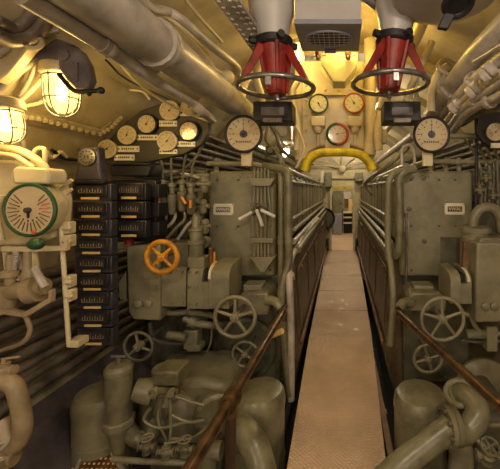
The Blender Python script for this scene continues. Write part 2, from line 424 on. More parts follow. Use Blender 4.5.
# ------------------------------------------------------------------ the two diesel engines
def engine(s, side):
    t = thing('diesel_engine', f'long grey diesel engine on the {side} of the walkway', 'engine', (s*.8, 2.86, -.6), 'diesel engines beside the walkway')
    X = lambda a, b: (s*(a+b)/2, abs(b-a))
    def bx(b, x0, x1, y0, y1, z0, z1):
        return b.box((s*(x0+x1)/2, (y0+y1)/2, (z0+z1)/2), (x1-x0, y1-y0, z1-z0))
    outer = 1.16 if s < 0 else 1.135
    pan = bx(B(), .50 if s > 0 else .585, outer, 2.86, 2.96, .84, 1.755)
    pn = build('end_panel', pan, 'grey', t, .025, 3)
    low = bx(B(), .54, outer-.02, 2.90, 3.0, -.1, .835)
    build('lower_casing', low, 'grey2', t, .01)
    bl = B(); xs = [.60 if s > 0 else .565, .84, .98] if s > 0 else [.62, .9, 1.08]
    for x in xs:
        for z in (.9, 1.28, 1.68): bl.bolt((s*x, 2.86, z), (0, -1, 0), .012, .012)
    for k_ in range(8): bl.bolt((s*(.62+.065*k_), 2.86, 1.70), (0, -1, 0), .006, .006)
    build('panel_bolt', bl, 'grey2', pn)
    build('engine_block', bx(B(), .60, 1.12, 2.96, 8.4, .4, 1.66), 'grey2', t, .02)
    cc = B().prism([(s*.43, 2.98, .98), (s*.47, 2.98, 1.02), (s*1.1, 2.98, 1.02), (s*1.1, 2.98, -.5), (s*.55, 2.98, -.5), (s*.39, 2.98, .05), (s*.39, 2.98, .12)], (0, 5.4, 0))
    ck = build('crankcase', cc, 'side', t)
    for i in range(6):
        y0 = 3.06+.89*i
        cv = B(); bx(cv, .468, .62, y0-.02, y0+.84, 1.14, 1.69)
        cvo = build('cylinder_cover', cv, 'casing', t, .035, 4)
        st = B(); bx(st, .460, .60, y0+.39, y0+.42, 1.15, 1.70)
        build('strap', st, 'grey', cvo, .012)
        nn = V((s*-1, 0, -.06))
        db = B().prism([(s*.423, y0+.03, .86), (s*.405, y0+.03, .30), (s*.405, y0+.79, .30), (s*.423, y0+.79, .86)], (s*-.014, 0, 0))
        dr = build('crankcase_door', db, 'side', t, .008)
        build('door_bolt', bolts(B(), [(s*.408, y0+.08+.16*q, z) for q in range(5) for z in (.34, .82)], (-s, 0, 0), .013, .015), 'brown', dr)
    tb = B()
    for y in [3.05+.89*i for i in range(7)]: tb.cyl((s*.47, y, 1.0), (s*.47, y, 1.1), .02)
    build('pipe_bracket', tb, 'grey', t)
    build('upper_rail', B().tube([(s*.45, 2.98, 1.665), (s*.45, 8.4, 1.665)], .013, 8), 'grey', t)
    build('middle_rail', B().tube([(s*.45, 2.98, 1.325), (s*.45, 8.4, 1.325)], .018, 8), 'casing', t)
    build('fuel_pipe', B().tube([(s*.44, 3.0, 1.12), (s*.44, 8.4, 1.12)], .026, 10), 'pale', t)
    build('fuel_pipe', B().tube([(s*.405, 3.0, 1.045), (s*.405, 8.4, 1.045)], .032, 10), 'casing', t)
    build('fuel_pipe', B().tube([(s*.45, 3.1, 1.22), (s*.45, 8.4, 1.22)], .016, 8), 'pale', t)
    build('foot_rail', B().tube([(s*.375, 3.0, .20), (s*.375, 8.4, .20)], .018, 8), 'brown', t)
    build('top_pipe', B().tube([(s*.56, 2.9, 1.80), (s*.56, 5, 1.775), (s*.56, 8.4, 1.76)], .03, 10), 'grey', t)
    for i in range(6):
        y0 = 3.3+.89*i; hs = B()
        hs.box((s*.85, y0+.15, 1.72), (.42, .34, .12)); hs.cyl((s*.7, y0+.15, 1.76), (s*.7, y0+.15, 1.86), .03).cyl((s*.95, y0+.15, 1.76), (s*.95, y0+.15, 1.9), .022)
        build('cylinder_head', hs, 'grey2', t, .01)
    for i in range(6):
        pr = B(); pr.tube([(s*.58, 3.2+.89*i, 1.70), (s*.50, 3.2+.89*i, 1.75), (s*.452, 3.22+.89*i, 1.70), (s*.44, 3.24+.89*i, 1.62)], .009, 6)
        build('injector_line', pr, 'casing', t)
    return t, pn
engL, panL = engine(-1, 'left')
engR, panR = engine(1, 'right')
def nameplate(px, py, eng, body, side):
    Y = 2.86
    c = P(px, py, Y)
    p = build('name_plate', B().box(c-V((0, .004, 0)), (.175, .008, .10)), 'plate', eng, .006)
    p['label'] = 'small cream framed name plate'
    build('plate_field', B().box(c-V((0, .009, 0)), (.125, .003, .046)), 'brown' if side == 'r' else 'steel', p)
    text(body, .04, c-V((0, .012, 0)), p, 'plate')
    build('plate_screw', bolts(B(), [c+V((x, -.008, z)) for x in (-.08, .08) for z in (-.042, .042)], (0, -1, 0), .005, .003), 'ink', p)
nameplate(223.5, 209.5, panL, 'WWES', 'l'); nameplate(454.5, 209, panR, 'VWAL', 'r')
# fittings on the end panels
b = B().pbox(403, 166, 411, 174, 2.8, .06)
rec = B().pbox(441, 237, 470, 277, 2.845, .02)
build('recess_cover', rec, 'grey2', panR, .004)
build('panel_seam', B().pbox(405, 277.5, 472, 279, 2.853, .01), 'rubber', panR)
build('panel_seam', B().pbox(210, 277.5, 272, 279, 2.853, .01), 'rubber', panL)
lt = B().pbox(404, 218, 409, 232, 2.835, .03).cyl(P(406.5, 213, 2.83), P(406.5, 236, 2.83), .012)
build('latch', lt, 'steel', panR, .003)
for px, py in ((423.5, 178), (409, 209), (424, 241)):
    build('panel_knob', B().lathe([(.02, 0), (.02, .015), (.012, .02)], P(px, py, 2.86), (0, -1, 0), 12), 'grey2', panR)
b = B(); p = P(245, 348, 2.88)
b.lathe([(.27, 0), (.27, .02), (.25, .03), (.23, .03), (.22, .02)], p, (0, -1, 0), 36)
build('round_cover', b, 'grey2', engL)
b = B().lathe([(.24, 0), (.24, .03), (.2, .06), (.05, .08)], P(482, 385, 2.86), (0, -1, 0), 36)
build('round_cover', b, 'grey', engR)

tag(build('gear_casing', B().pprism([(150, 312), (209, 312), (209, 445), (178, 445), (150, 400)], 2.95, .2), 'grey2', None, .02), 'dark grey gear casing below the quadrant box, outboard of the left panel', 'casing')
tag(build('exhaust_casing', B().pprism([(152, 176), (207, 172), (207, 312), (152, 312)], 3.1, .2), 'grey2', None, .02), 'dark grey casing behind the valve cluster left of the panel', 'casing')
tag(build('exhaust_casing', B().pprism([(475, 172), (530, 172), (530, 320), (475, 320)], 3.1, .2), 'grey2', None, .02), 'dark grey casing behind the clutter right of the right panel', 'casing')
# indicator tube bank with levers on the left end panel
t = thing('indicator_cock_bank', 'bank of thin upright tubes with white levers on the left engine panel', 'valve bank', P(262, 262, 2.75))
tx = [254.5, 258, 261.5, 265, 268.5]
for i, x in enumerate(tx):
    build('riser_tube', B().tube([P(x, 168, 2.76), P(x, 190, 2.76), P(x+(i-2)*.8, 215, 2.74), P(x, 240, 2.76), P(x, 258, 2.76)], .009, 8), 'grey', t)
build('upper_manifold', B().pprism([(247, 178), (275, 178), (270, 186), (252, 186)], 2.72, .10), 'grey', t, .004)
build('bracket', B().pbox(251, 238, 273, 243, 2.73, .1), 'grey', t, .003)
build('drain_funnel', B().pprism([(250, 257), (275, 257), (265, 272), (260, 272)], 2.72, .1), 'grey', t, .004)
for (x0, y0, x1, y1) in ((240, 219, 252, 212), (257, 211, 262.5, 226), (262, 210.5, 275, 216.5)):
    lv = build('cock_lever', B().tube([P(x0, y0, 2.66), P(x1, y1, 2.68)], .014, 8).sph(P(x0, y0, 2.66), .016), 'white', t)
    lv['label'] = 'white painted lever'
build('cock_body', B().sph(P(254, 212, 2.70), .03).sph(P(263, 210, 2.70), .03).sph(P(258, 206, 2.71), .025).box(P(259, 205, 2.72), (.14, .03, .03)), 'grey2', t)

# big tubes on the engine corners
pipe([P(278, 171, 2.75), P(281, 178, 2.75), P(281, 240, 2.75), P(281, 290, 2.75), P(282, 312, 2.75)], .026, 'thin upright grey pipe beside the indicator tubes', 'grey', clamps=(2,))
pipe([P(264, 166, 2.8), P(284, 170, 2.7), P(288.5, 180, 2.66), P(288.5, 230, 2.66), P(288.5, 262, 2.66), P(283, 282, 2.62), P(281, 300, 2.6), P(283, 330, 2.6), P(290, 395, 2.6)], .032, 'grey pipe wrapping the left engine corner and kinking downward', 'casing')
pipe([P(318, 219, 5.4), P(305, 233, 3.9), P(299, 243, 3.3), P(292, 256, 2.86), P(288.5, 268, 2.7), P(289.5, 282, 2.62), P(291, 330, 2.6), P(291, 400, 2.6)], .029, 'pale pipe coming down off the left engine side with a flange', 'pale', flanges=(4.6,))
pipe([P(404, 171, 2.72), P(396, 172, 2.68), P(390, 179, 2.66), P(388, 195, 2.66), P(388, 245, 2.66), P(391, 268, 2.64), P(393, 300, 2.6), P(390, 345, 2.6)], .026, 'slim grey pipe running down the right engine corner', 'grey')
pipe([P(415, 168.5, 2.72), P(404, 172, 2.70), P(399, 180, 2.70), P(399.5, 200, 2.70), P(399.5, 240, 2.70), P(398, 252, 2.70), P(393, 257, 2.75), P(388, 256, 2.9)], .036, 'fat grey pipe hooking round the right engine corner', 'casing')
pipe([P(407, 236, 2.80), P(406.5, 270, 2.80), P(405.5, 300, 2.80)], .01, 'thin rod hanging below the latch on the right panel', 'steel', name='rod', cat='rod')
pipe([P(207, 163.5, 2.8), P(240, 164, 2.8), P(262, 166, 2.8), P(290, 178, 3.4), P(310, 185, 5.0)], .022, 'long grey pipe along the top of the left engine panel', 'grey')
pipe([P(500, 162, 2.82), P(455, 162, 2.82), P(425, 162.5, 2.82), P(400, 172, 3.3), P(378, 180, 4.6)], .022, 'long grey pipe along the top of the right engine panel', 'grey', clamps=(1, 2))
pipe([P(372, 195, 3.9), P(366, 183, 3.9), P(385, 168, 3.0), P(403, 152, 2.9), P(408, 147, 2.9)], .022, 'grey hose rising from the right engine top toward the dial', 'grey')
pipe([P(402, 165, 2.7), P(402, 150, 2.7), P(407, 145, 2.7), P(413, 148, 2.7), P(415, 164, 2.7)], .012, 'small upturned loop of tube above the right engine corner', 'pale')
for s_, (x, d_) in enumerate(((216, 0), (281, 1), (431, 2), (446, 3), (459, 4))):
    b = B().cyl(P(x, 172, 2.9), P(x, 158, 2.9), .022).cyl(P(x, 163, 2.9), P(x, 160, 2.9), .032)
    tag(build('vent_stub', b, 'grey'), ['short grey vent stub on the outer end of the left panel top', 'short grey vent stub on the inner end of the left panel top', 'short vent stub on the right panel top, nearest the walkway', 'middle one of three short vent stubs on the right panel top', 'outermost short vent stub on the right panel top'][s_], 'pipe stub', 'vent stubs')

# ------------------------------------------------------------------ handwheels
handwheel(P(162, 257, 2.18), S(18, 2.18), 'bright orange four-spoke handwheel on the grey control box', spokes=4, mat='orange', r=.018, rot=PI/4, stem=.14, hub=.2, spr=.012)
handwheel(P(235, 317, 2.3), S(22, 2.3), 'big grey five-spoke handwheel low on the left engine', mat='grey', r=.014, stem=.5, hub=.2, rot=.3)
handwheel(P(138.5, 346.5, 2.2), S(15.5, 2.2), 'small dark handwheel below the grey control box', mat='casing', rimmat='grey2', r=.010, spokes=3, stem=.3, hub=.25, rot=PI/2+.2)
handwheel(P(245, 354, 2.5), S(14, 2.5), 'small grey handwheel behind the left bronze rail', mat='casing', r=.012, stem=.3, hub=.22, spokes=4, rot=.9)
handwheel(P(442.5, 319, 2.3), S(23, 2.3), 'big grey five-spoke handwheel on the right engine, above the right bronze rail', mat='grey', rimmat='grey', r=.013, stem=.5, hub=.18, rot=.35)
handwheel(P(428, 358.5, 2.5), S(15.5, 2.5), 'small pale four-spoke handwheel above the right tank', mat='casing', r=.013, stem=.3, hub=.22, spokes=4, rot=.3)

# ------------------------------------------------------------------ left control cluster
t = thing('control_box', 'tall grey control box carrying the orange handwheel', 'control box', P(145, 321, 2.45))
build('housing', B().pprism([(126, 246), (160, 244), (160, 321), (133, 320), (128, 312)], 2.38, .3), 'grey', t, .012)
build('side_bracket', B().pprism([(118, 282), (126, 271), (126, 300), (119, 300)], 2.42, .12), 'grey', t, .008)
build('cover_plate', B().pbox(158, 268, 186, 307, 2.40, .25), 'grey', t, .008)
build('upper_cover', B().pbox(158, 243, 188, 268, 2.46, .2), 'grey2', t, .008)
build('cover_bolt', bolts(B(), [P(x, y, 2.40) for x in (161, 171, 183) for y in (272, 303)]+[P(x, 305, 2.38) for x in (137, 144, 151)], (0, -1, 0), .011, .012), 'casing', t)
build('boss', B().lathe([(.03, 0), (.03, .02), (.02, .025)], P(139, 303, 2.38), (0, -1, 0), 12).lathe([(.03, 0), (.03, .02), (.02, .025)], P(149, 303, 2.38), (0, -1, 0), 12), 'grey', t)
t = thing('throttle_box', 'grey quadrant box with a curved pale scale beside the orange wheel box', 'throttle box', P(208, 310, 2.4))
def quadbox(t, x0, x1, xs0, xs1, y0, y1, Y):
    # curved-top halves leave a slot for the lever
    for (a, c) in ((x0, xs0), (xs1, x1)):
        A = P(a, y0, Y); C = P(c, y1, Y); zt = A.z; zb = C.z; h = zt-zb; D = .3
        prof = [(Y, zb)]+[(Y+.12-.12*math.cos(q*PI/10), zt-h*.3+h*.3*math.sin(q*PI/10)) for q in range(6)]+[(Y+D, zt), (Y+D, zb)]
        build('quadrant_half', B().prism([(A.x, y, z) for y, z in prof], (C.x-A.x, 0, 0)), 'grey', t, .004)
    build('slot', B().box((P((xs0+xs1)/2, 0, Y).x, Y+.16, (P(0, y0, Y).z+P(0, y1, Y).z)/2-.015), (S(xs1-xs0, Y)*1.02, .24, S(y1-y0, Y)*.88)), 'rubber', t)
    A_ = P(xs0, y0+(y1-y0)*.38, Y); C_ = P(xs1, y1, Y)
    build('quadrant_front', B().box(((A_.x+C_.x)/2, Y+.02, (A_.z+C_.z)/2), (abs(A_.x-C_.x)+.002, .035, A_.z-C_.z)), 'grey', t)
    sc_ = build('scale', B().tube([(P(xs1+1.5, 0, Y).x, Y+.12-.125*math.cos(q*PI/10), P(0, y0, Y).z-S(y1-y0, Y)*.3+S(y1-y0, Y)*.31*math.sin(q*PI/10)) for q in range(0, 6)], .011, 6), 'plate', t)
quadbox(t, 187, 229, 202, 208, 266, 309, 2.36)
build('throttle_lever', B().tube([P(210.5, 272, 2.44), P(211, 250, 2.44)], .018, 8).sph(P(211, 249, 2.44), .02), 'brown', t)['label'] = 'brown grip of the lever'
build('lever_tip', B().tube([P(214, 272, 2.42), P(214.5, 252, 2.42)], .008, 8), 'lever', t)
build('bolt_row', bolts(B(), [P(x, y, 2.36) for x in (189.5, 197) for y in (272, 287, 304)], (0, -1, 0), .01, .012), 'casing', t)
t = thing('governor_column', 'stubby grey column standing on the quadrant box by the left panel', 'column', P(197, 266, 2.45))
build('column_base', B().pbox(187, 258, 204, 268, 2.4, .14), 'grey', t, .006)
build('column_body', B().lathe([(.05, 0), (.05, .1), (.06, .105), (.06, .13), (.045, .135), (.045, .2), (.055, .205), (.055, .22), (.03, .23), (.03, .30), (.018, .32)], P(196, 258, 2.47), (0, 0, 1), 16), 'casing', t)
build('side_branch', B().cyl(P(196, 245, 2.47), P(208, 240, 2.6), .03).cyl(P(203, 242.5, 2.52), P(206, 241.5, 2.55), .045), 'casing', t)

# pipes and links below the left control boxes
pipe([P(150, 322, 2.5), P(152, 335, 2.5), P(160, 342, 2.5), P(182, 343, 2.5), P(184, 336, 2.5)], .016, 'bent grey pipe looping below the orange wheel box', 'grey2')
pipe([P(165, 308, 2.5), P(170, 313, 2.5), P(190, 312, 2.5), P(215, 316, 2.6)], .022, 'grey pipe hanging just under the quadrant box', 'grey', clamps=(2,))
pipe([P(184, 318, 2.5), P(195, 323, 2.5), P(212, 325, 2.5), P(225, 324, 2.7)], .026, 'reddish grey pipe leading from the quadrant box toward the big left wheel', 'grey', flanges=(.8,))
pipe([P(168, 335, 2.45), P(178, 336, 2.45), P(186, 338, 2.45)], .03, 'short thick grey stub beside the small steel block', 'casing', name='pipe_stub')
pipe([P(188, 345, 2.6), P(192, 360, 2.6), P(200, 362, 2.6), P(210, 345, 2.6), P(212, 328, 2.6)], .008, 'thin wavy cable under the quadrant box', 'grey', name='cable', cat='cable')
tag(build('junction_block', B().pbox(183, 331, 197, 350, 2.5, .1).pbox(186, 346, 200, 352, 2.48, .1), 'grey', None, .008), 'small grey block hanging below the quadrant box', 'junction block')
pipe([P(187, 352, 2.75), P(180, 352, 2.75), P(172, 360, 2.75), P(170, 380, 2.7)], .01, 'thin tube dropping behind the round-topped valve head', 'grey2', name='cable', cat='cable')

# ------------------------------------------------------------------ valve manifold between the boards and the left panel
t = thing('valve_manifold', 'cluster of small valves on a bar with orange handles left of the panel', 'manifold', P(175, 200, 2.55))
build('manifold_bar', B().cyl(P(158, 201, 2.6), P(200, 201, 2.6), .022).cyl(P(160, 190, 2.65), P(202, 190, 2.65), .016), 'grey', t)
for i, x in enumerate((163, 172, 182, 191)):
    vb = build('manifold_valve', B().lathe([(.018, -.12), (.03, -.1), (.03, -.03), (.036, -.02), (.036, .03), (.02, .04), (.02, .09), (.03, .095), (.03, .12), (.01, .13)], P(x, 196+(i % 2)*3, 2.56), (0, 0, 1), 12), 'casing', t)
    build('riser', B().tube([P(x, 186, 2.6), P(x+(2 if i > 1 else -1), 165, 2.62), P(x+6*(i-1), 145, 2.64)], .009, 6), 'grey2', t)
    build('down_pipe', B().tube([P(x, 205, 2.6), P(x+3, 218, 2.6), P(x-4-(3-i)*2, 232-i*2, 2.6), P(x-22+i*3, 239, 2.62)], .012, 8), 'pale' if i % 2 else 'grey', t)
for (x0, y0, x1, y1) in ((159, 197, 159, 206), (181.5, 197, 186, 204), (190.5, 200, 190.5, 208)):
    build('tap_handle', B().tube([P(x0, y0, 2.5), P(x1, y1, 2.5)], .011, 8), 'lever', t)['label'] = 'orange tap handle'
names = ['thin dark pipe sagging below the gauge board', 'pale thin pipe crossing under the gauge board', 'grey pipe reaching from the gauge board to the left panel', 'short grey pipe behind the valve cluster', 'dark pipe running level behind the valve cluster']
for i, pts in enumerate((((118, 163), (140, 169), (165, 176), (185, 168), (200, 152)), ((130, 160), (152, 172), (176, 172), (200, 178)), ((120, 176), (160, 178), (200, 175), (209, 176)), ((150, 184), (170, 183), (205, 184)), ((112, 168), (150, 170), (207, 172)))):
    pipe([P(x, y, 2.68+.02*i) for x, y in pts], .011+.002*i, names[i], ['grey2', 'pale', 'grey', 'casing', 'grey2'][i])
for i, (x, y, r, lab) in enumerate(((156, 188, .035, 'lumpy grey filter cap at the outer end of the valve cluster'), (204, 184, .035, 'lumpy grey filter cap touching the left panel'), (203, 206, .03, 'small pipe union beside the left panel edge'), (205, 226, .032, 'lower pipe union beside the left panel edge'))):
    c = P(x, y, 2.66)
    tag(build('pipe_union', B().lathe([(r*.6, -r*2), (r, -r*1.5), (r, -r*.5), (r*.7, -r*.4), (r*.7, r*.4), (r, r*.5), (r, r*1.4), (r*.5, r*1.8)], c, (0, 0, 1), 10).cyl(c-V((r*1.6, 0, 0)), c+V((r*1.6, 0, 0)), r*.6), 'grey'), lab, 'pipe union')
pipe([P(196, 212, 2.7), P(197, 235, 2.7), P(194, 262, 2.7)], .03, 'thick upright grey pipe between the manifold and the quadrant box', 'grey', flanges=(.3,))
tag(build('oil_drum_filter', B().lathe([(.0, 0), (.09, 0), (.09, .22), (.07, .24), (.0, .26)], P(192, 244, 2.9), (0, 0, 1), 20), 'grey2'), 'dark round filter body half hidden behind the manifold', 'filter')

rnd = random.Random(3)
place = ['first', 'second', 'third', 'fourth', 'fifth', 'sixth', 'seventh', 'eighth']
for i in range(8):
    x = 151+7*i; y0 = 172+rnd.random()*10
    pipe([P(x, y0, 2.85), P(x+rnd.uniform(-4, 4), y0+22, 2.82), P(x+rnd.uniform(-5, 5), y0+44, 2.85), P(x+rnd.uniform(-3, 3), 238, 2.85)], rnd.choice((.009, .013, .018)), f'{place[i]} upright pipe from the indicator columns toward the panel, behind the valve cluster', rnd.choice(('grey', 'casing', 'pale', 'grey2')), clamps=(1,))
for i in range(4):
    x = 478+7*i
    pipe([P(x, 200+4*i, 2.8), P(x+2, 168, 2.8), P(x-4, 152, 2.85), P(x-14+i*3, 138, 2.95)], .012+.003*(i % 2), f'{place[i]} thin pipe rising beyond the right panel, counted outward', rnd.choice(('grey', 'casing')), clamps=(1,))
# ------------------------------------------------------------------ electrical indicator columns on the left
def indicator(x0, y0, x1, y1, Y, label, grp, mat='blue_black'):
    w = S(x1-x0, Y); h = S(y1-y0, Y); c = P((x0+x1)/2, (y0+y1)/2, Y)
    t = thing('indicator_unit', label, 'indicator', (c.x, Y, c.z-h/2), grp)
    build('case', B().box((c.x, Y+.03, c.z), (w, .06, h*.93)), mat, t, .005)
    build('bezel', B().box((c.x, Y-.003, c.z+h*.08), (w*.84, .014, h*.68)), 'black', t, .004)
    build('scale_window', B().box((c.x, Y-.012, c.z+h*.1), (w*.66, .004, h*.42)), 'ink', t)
    mk = B()
    for k in range(9): mk.box((c.x+w*.56*(k/8-.5), Y-.0155, c.z+h*(.06+.03*(k % 2))), (w*.011, .003, h*(.13+.09*(k % 2))))
    mk.box((c.x, Y-.0155, c.z-h*.04), (w*.58, .003, h*.015))
    build('scale_marks', mk, 'dcream', t)
    build('label_strip', B().box((c.x, Y-.012, c.z-h*.34), (w*.46, .006, h*.12)), 'label', t)
    return t
Y = 2.1
n = 9
ords = ['topmost', 'second from the top', 'third from the top', 'fourth from the top', 'fifth and middle', 'sixth from the top', 'third from the bottom', 'second from the bottom', 'bottom']
for i in range(n):
    a = 183+i*18.1
    indicator(72+i*.6, a, 111+i*.2, a+18.1, Y, f'blue-black indicator unit in the tall column, {ords[i]}', 'indicator units in the tall column')
for i in range(3):
    a = 182+i*18.8
    indicator(114, a, 146, a+18.8, 2.3, f'black indicator unit in the short column, {["top", "middle", "bottom"][i]} of three', 'indicator units in the short column', 'black')
t = thing('relay_cabinet', 'black cabinet holding the short column of indicators', 'cabinet', P(132, 245, 2.5))
build('cabinet_body', B().pbox(111, 180, 156, 242, 2.46, .2), 'black', t, .008)
build('terminal_box', B().pbox(149, 184, 159, 198, 2.4, .12), 'rubber', t, .006)
build('terminal_box', B().pbox(149, 203, 159, 217, 2.4, .12), 'rubber', t, .006)
build('terminal_box', B().pbox(149, 222, 159, 236, 2.4, .12), 'rubber', t, .006)
tag(build('red_valve_stub', B().lathe([(.03, 0), (.03, .04), (.02, .05), (.02, .09)], P(129, 245, 2.4), (0, 0, 1), 12), 'red'), 'small red cap under the short indicator column', 'valve cap')
tag(build('cable_tray', B().pprism([(111, 166), (150, 164), (150, 168), (148, 176), (111, 176)], 2.42, .18).pbox(112, 163, 149, 165, 2.4, .02), 'rubber', None, .006), 'dark flat tray above the short indicator column', 'tray')
# telegraph housing
t = thing('engine_telegraph', 'slate-coloured box with a round dial on top of the tall indicator column', 'telegraph', P(90, 183, 2.1))
build('housing', B().pprism([(76, 147), (98, 146), (99, 168), (102, 181), (73, 181), (76.5, 168)], 2.08, .07), 'slate', t, .015)
build('foot_plate', B().pbox(71, 180, 104, 183.5, 2.07, .09), 'black', t, .003)
c = P(87.5, 157, 2.075)
build('dial', B().lathe([(S(8.5, 2.1), 0), (S(8.5, 2.1), .008), (S(7.5, 2.1), .01)], c, (0, -1, 0), 24), 'steel', t)
mk = B()
for k in range(12):
    a = 2*PI*k/12; mk.box(c+V((math.cos(a)*.037, -.011, math.sin(a)*.037)), (.008, .003, .008))
mk.box(c+V((-.01, -.011, 0)), (.006, .003, .02)).box(c+V((.01, -.011, 0)), (.006, .003, .02))
build('dial_markings', mk, 'ink', t)
build('dial_screw', bolts(B(), [c+V((x, .002, z)) for x in (-.055, .055) for z in (-.045, .05)], (0, -1, 0), .006, .006), 'ink', t)

# ------------------------------------------------------------------ gauge board
t = thing('gauge_board', 'arched dark olive board carrying seven round gauges', 'gauge board', P(155, 165, 2.62))
build('board', B().pprism([(96, 159), (99, 150), (120, 127), (140, 111), (158, 104), (186, 103), (203, 107), (209, 116), (209, 132), (201, 145), (184, 154), (150, 162), (110, 166)], 2.6, .06), 'olive', t, .008)
for (x, y, w, h) in ((128, 149, 22, 6), (124, 157.5, 20, 6), (147, 137.5, 21, 5.5), (168, 123.5, 18, 6), (189, 113, 28, 6), (168, 151.5, 18, 5), (186, 144, 18, 5.5)):
    p = build('name_plate', B().pbox(x-w/2, y-h/2, x+w/2, y+h/2, 2.59, .01), 'plate', t, .002)
    mk = B()
    for k in range(6): mk.pbox(x-w*.3+w*.1*k, y-1, x-w*.3+w*.1*k+w*.06, y+.6, 2.588, .003)
    mk.bolt(P(x-w*.42, y, 2.59), (0, -1, 0), .006, .004).bolt(P(x+w*.42, y, 2.59), (0, -1, 0), .006, .004)
    build('plate_marks', mk, 'ink', p)
gl = [(107, 149, 9, 45, 'cream', 'round gauge with a cream rim at the low outer end of the arched board'),
      (127, 135, 9, 70, 'cream', 'brightly lit cream-rimmed gauge second along the arched board'),
      (146.5, 124, 10, 60, 'rubber', 'black-rimmed gauge above the two stacked plates side of the board'),
      (169.5, 110.5, 9.5, 50, 'cream', 'pale gauge highest on the arched board'),
      (167, 141, 9.5, 50, 'cream', 'cream-rimmed gauge low in the middle of the arched board'),
      (188.5, 131, 10, 40, 'rubber', 'shiny-rimmed dark gauge near the engine end of the arched board'),
      (189, 107, 8, 40, 'cream', 'small gauge tucked under the big overhead pipe at the top of the board')]
for x, y, r, an, rim, lab in gl:
    gauge(P(x, y, 2.57), S(r, 2.57), lab, rim=rim if rim != 'rubber' else 'rubber', ang=an, group='gauges on the arched board', ticks=8)
# big engine gauges
gauge(P(243.5, 134, 2.6), S(18.5, 2.6), 'large black-rimmed gauge with a blue hub above the left engine panel', rim='rubber', ang=90, ticks=12, red=True, emblem=True, group='large engine gauges', rimw=.1)
gauge(P(431.5, 134.5, 2.6), S(18, 2.6), 'large black-rimmed gauge with a blue hub above the right engine panel', rim='rubber', ang=90, ticks=12, red=True, emblem=True, group='large engine gauges', rimw=.1)
for x, lab in ((246, 'cream bracket holding up the large left engine gauge'), (428, 'cream bracket holding up the large right engine gauge')):
    tag(build('gauge_bracket', B().pbox(x-5, 150, x+5, 166, 2.64, .03), 'cream', None, .004), lab, 'bracket')
# small board at the right edge
t = thing('gauge_board', 'small dark board with one gauge at the right edge', 'gauge board', P(492, 148, 2.55))
build('board', B().pprism([(478, 112), (506, 112), (506, 150), (490, 147), (481, 140), (477, 132)], 2.6, .05), 'black', t, .006)
build('name_plate', B().pbox(491, 143, 506, 148, 2.59, .01), 'plate', t, .002)
gauge(P(495.5, 132, 2.57), S(8.5, 2.57), 'cream-rimmed gauge alone on the small dark board', rim='cream', ang=50, ticks=8)

# ------------------------------------------------------------------ green-rimmed telegraph dial and its station
t = thing('dial_station', 'cream painted box and pipework carrying the green-rimmed dial', 'dial station', P(30, 330, 1.75))
build('back_box', B().pprism([(-20, 160), (14, 160), (50, 178), (56, 200), (54, 238), (20, 246), (-20, 246)], 1.80, .12), 'cream', t, .015)
build('top_box', B().pprism([(11, 170), (16, 166), (46, 168), (49, 174), (48, 184), (13, 184)], 1.70, .12), 'cream', t, .012)
c = P(30, 210, 1.70); R = S(26, 1.7)
for nm, bb, mt in (('dial_case', B().lathe([(R*.9, -.09), (R*.98, -.07), (R, 0)], c, (0, -1, 0), 36), 'cream'),
                   ('dial', B().lathe([(R*.93, 0), (R*.93, .003)], c, (0, -1, 0), 36), 'dial')):
    build(nm, bb, mt, t)
build('rim', B().ring(c, (0, -1, 0), R*.98, R*.075, 40, 8), 'green', t)['label'] = 'dark green rim'
mk = B(); mr = B()
for k in range(28):
    a = 2*PI*(k+.5)/28
    if math.sin(a) > .75: continue
    u = V((math.cos(a), 0, math.sin(a))); w = V((-math.sin(a), 0, math.cos(a)))
    q = mr if abs(a if a < PI else a-2*PI) < .55 and math.sin(a) > -.3 else mk
    Rm = Matrix((u, V((0, 1, 0)), w)).transposed()
    q.box(c+u*R*.66+V((0, -.005, 0)), (R*.34, .002, R*.035), Rm)
    if k % 2 == 0: q.box(c+u*R*.42+V((0, -.005, 0)), (R*.08, .002, R*.05), Rm)
build('dial_markings', mk, 'brown', t); build('red_markings', mr, 'inkred', t)
build('pointer', B().lathe([(R*.1, 0), (R*.1, .02), (R*.05, .025)], c+V((0, -.004, 0)), (0, -1, 0), 12).prism([c+V((-R*.05, -.008, 0)), c+V((R*.05, -.008, 0)), c+V((R*.03, -.008, -R*.3)), c+V((-R*.03, -.008, -R*.3))], (0, -.006, 0)), 'ink', t)
build('glass', B().lathe([(R*.92, 0), (R*.92, .002)], c+V((0, -.03, 0)), (0, -1, 0), 32), 'glass', t)
build('red_marker', B().sph(P(34, 232.5, 1.66), .011), 'inkred', t)
build('green_knob', B().sph(P(36, 244, 1.64), S(8, 1.64), (1, .8, .75), 14).cyl(P(36, 244, 1.66), P(36, 240, 1.76), .012), 'green', t)['label'] = 'dark green knob'
build('frame_bar', B().pprism([(0, 247), (60, 246), (66, 240), (66, 251), (30, 252), (0, 252)], 1.76, .03), 'cream', t, .004)
build('stem_pipe', B().cyl(P(31, 250, 1.8), P(33, 275, 1.8), .03).cyl(P(6, 246, 1.8), P(9, 272, 1.8), .018).cyl(P(17, 250, 1.8), P(20, 280, 1.8), .022), 'cream', t)
t = thing('ribbed_conduit', 'pale ribbed flexible conduit under the green-rimmed dial', 'conduit', P(20, 283, 1.77))
cb = B()
for k in range(13): cb.lathe([(.012, 0), (.017, .006), (.012, .012)], P(13.5+.25*k, 282-2.4*k, 1.77), (0, 0, 1), 10)
build('conduit_body', cb, 'pale', t)
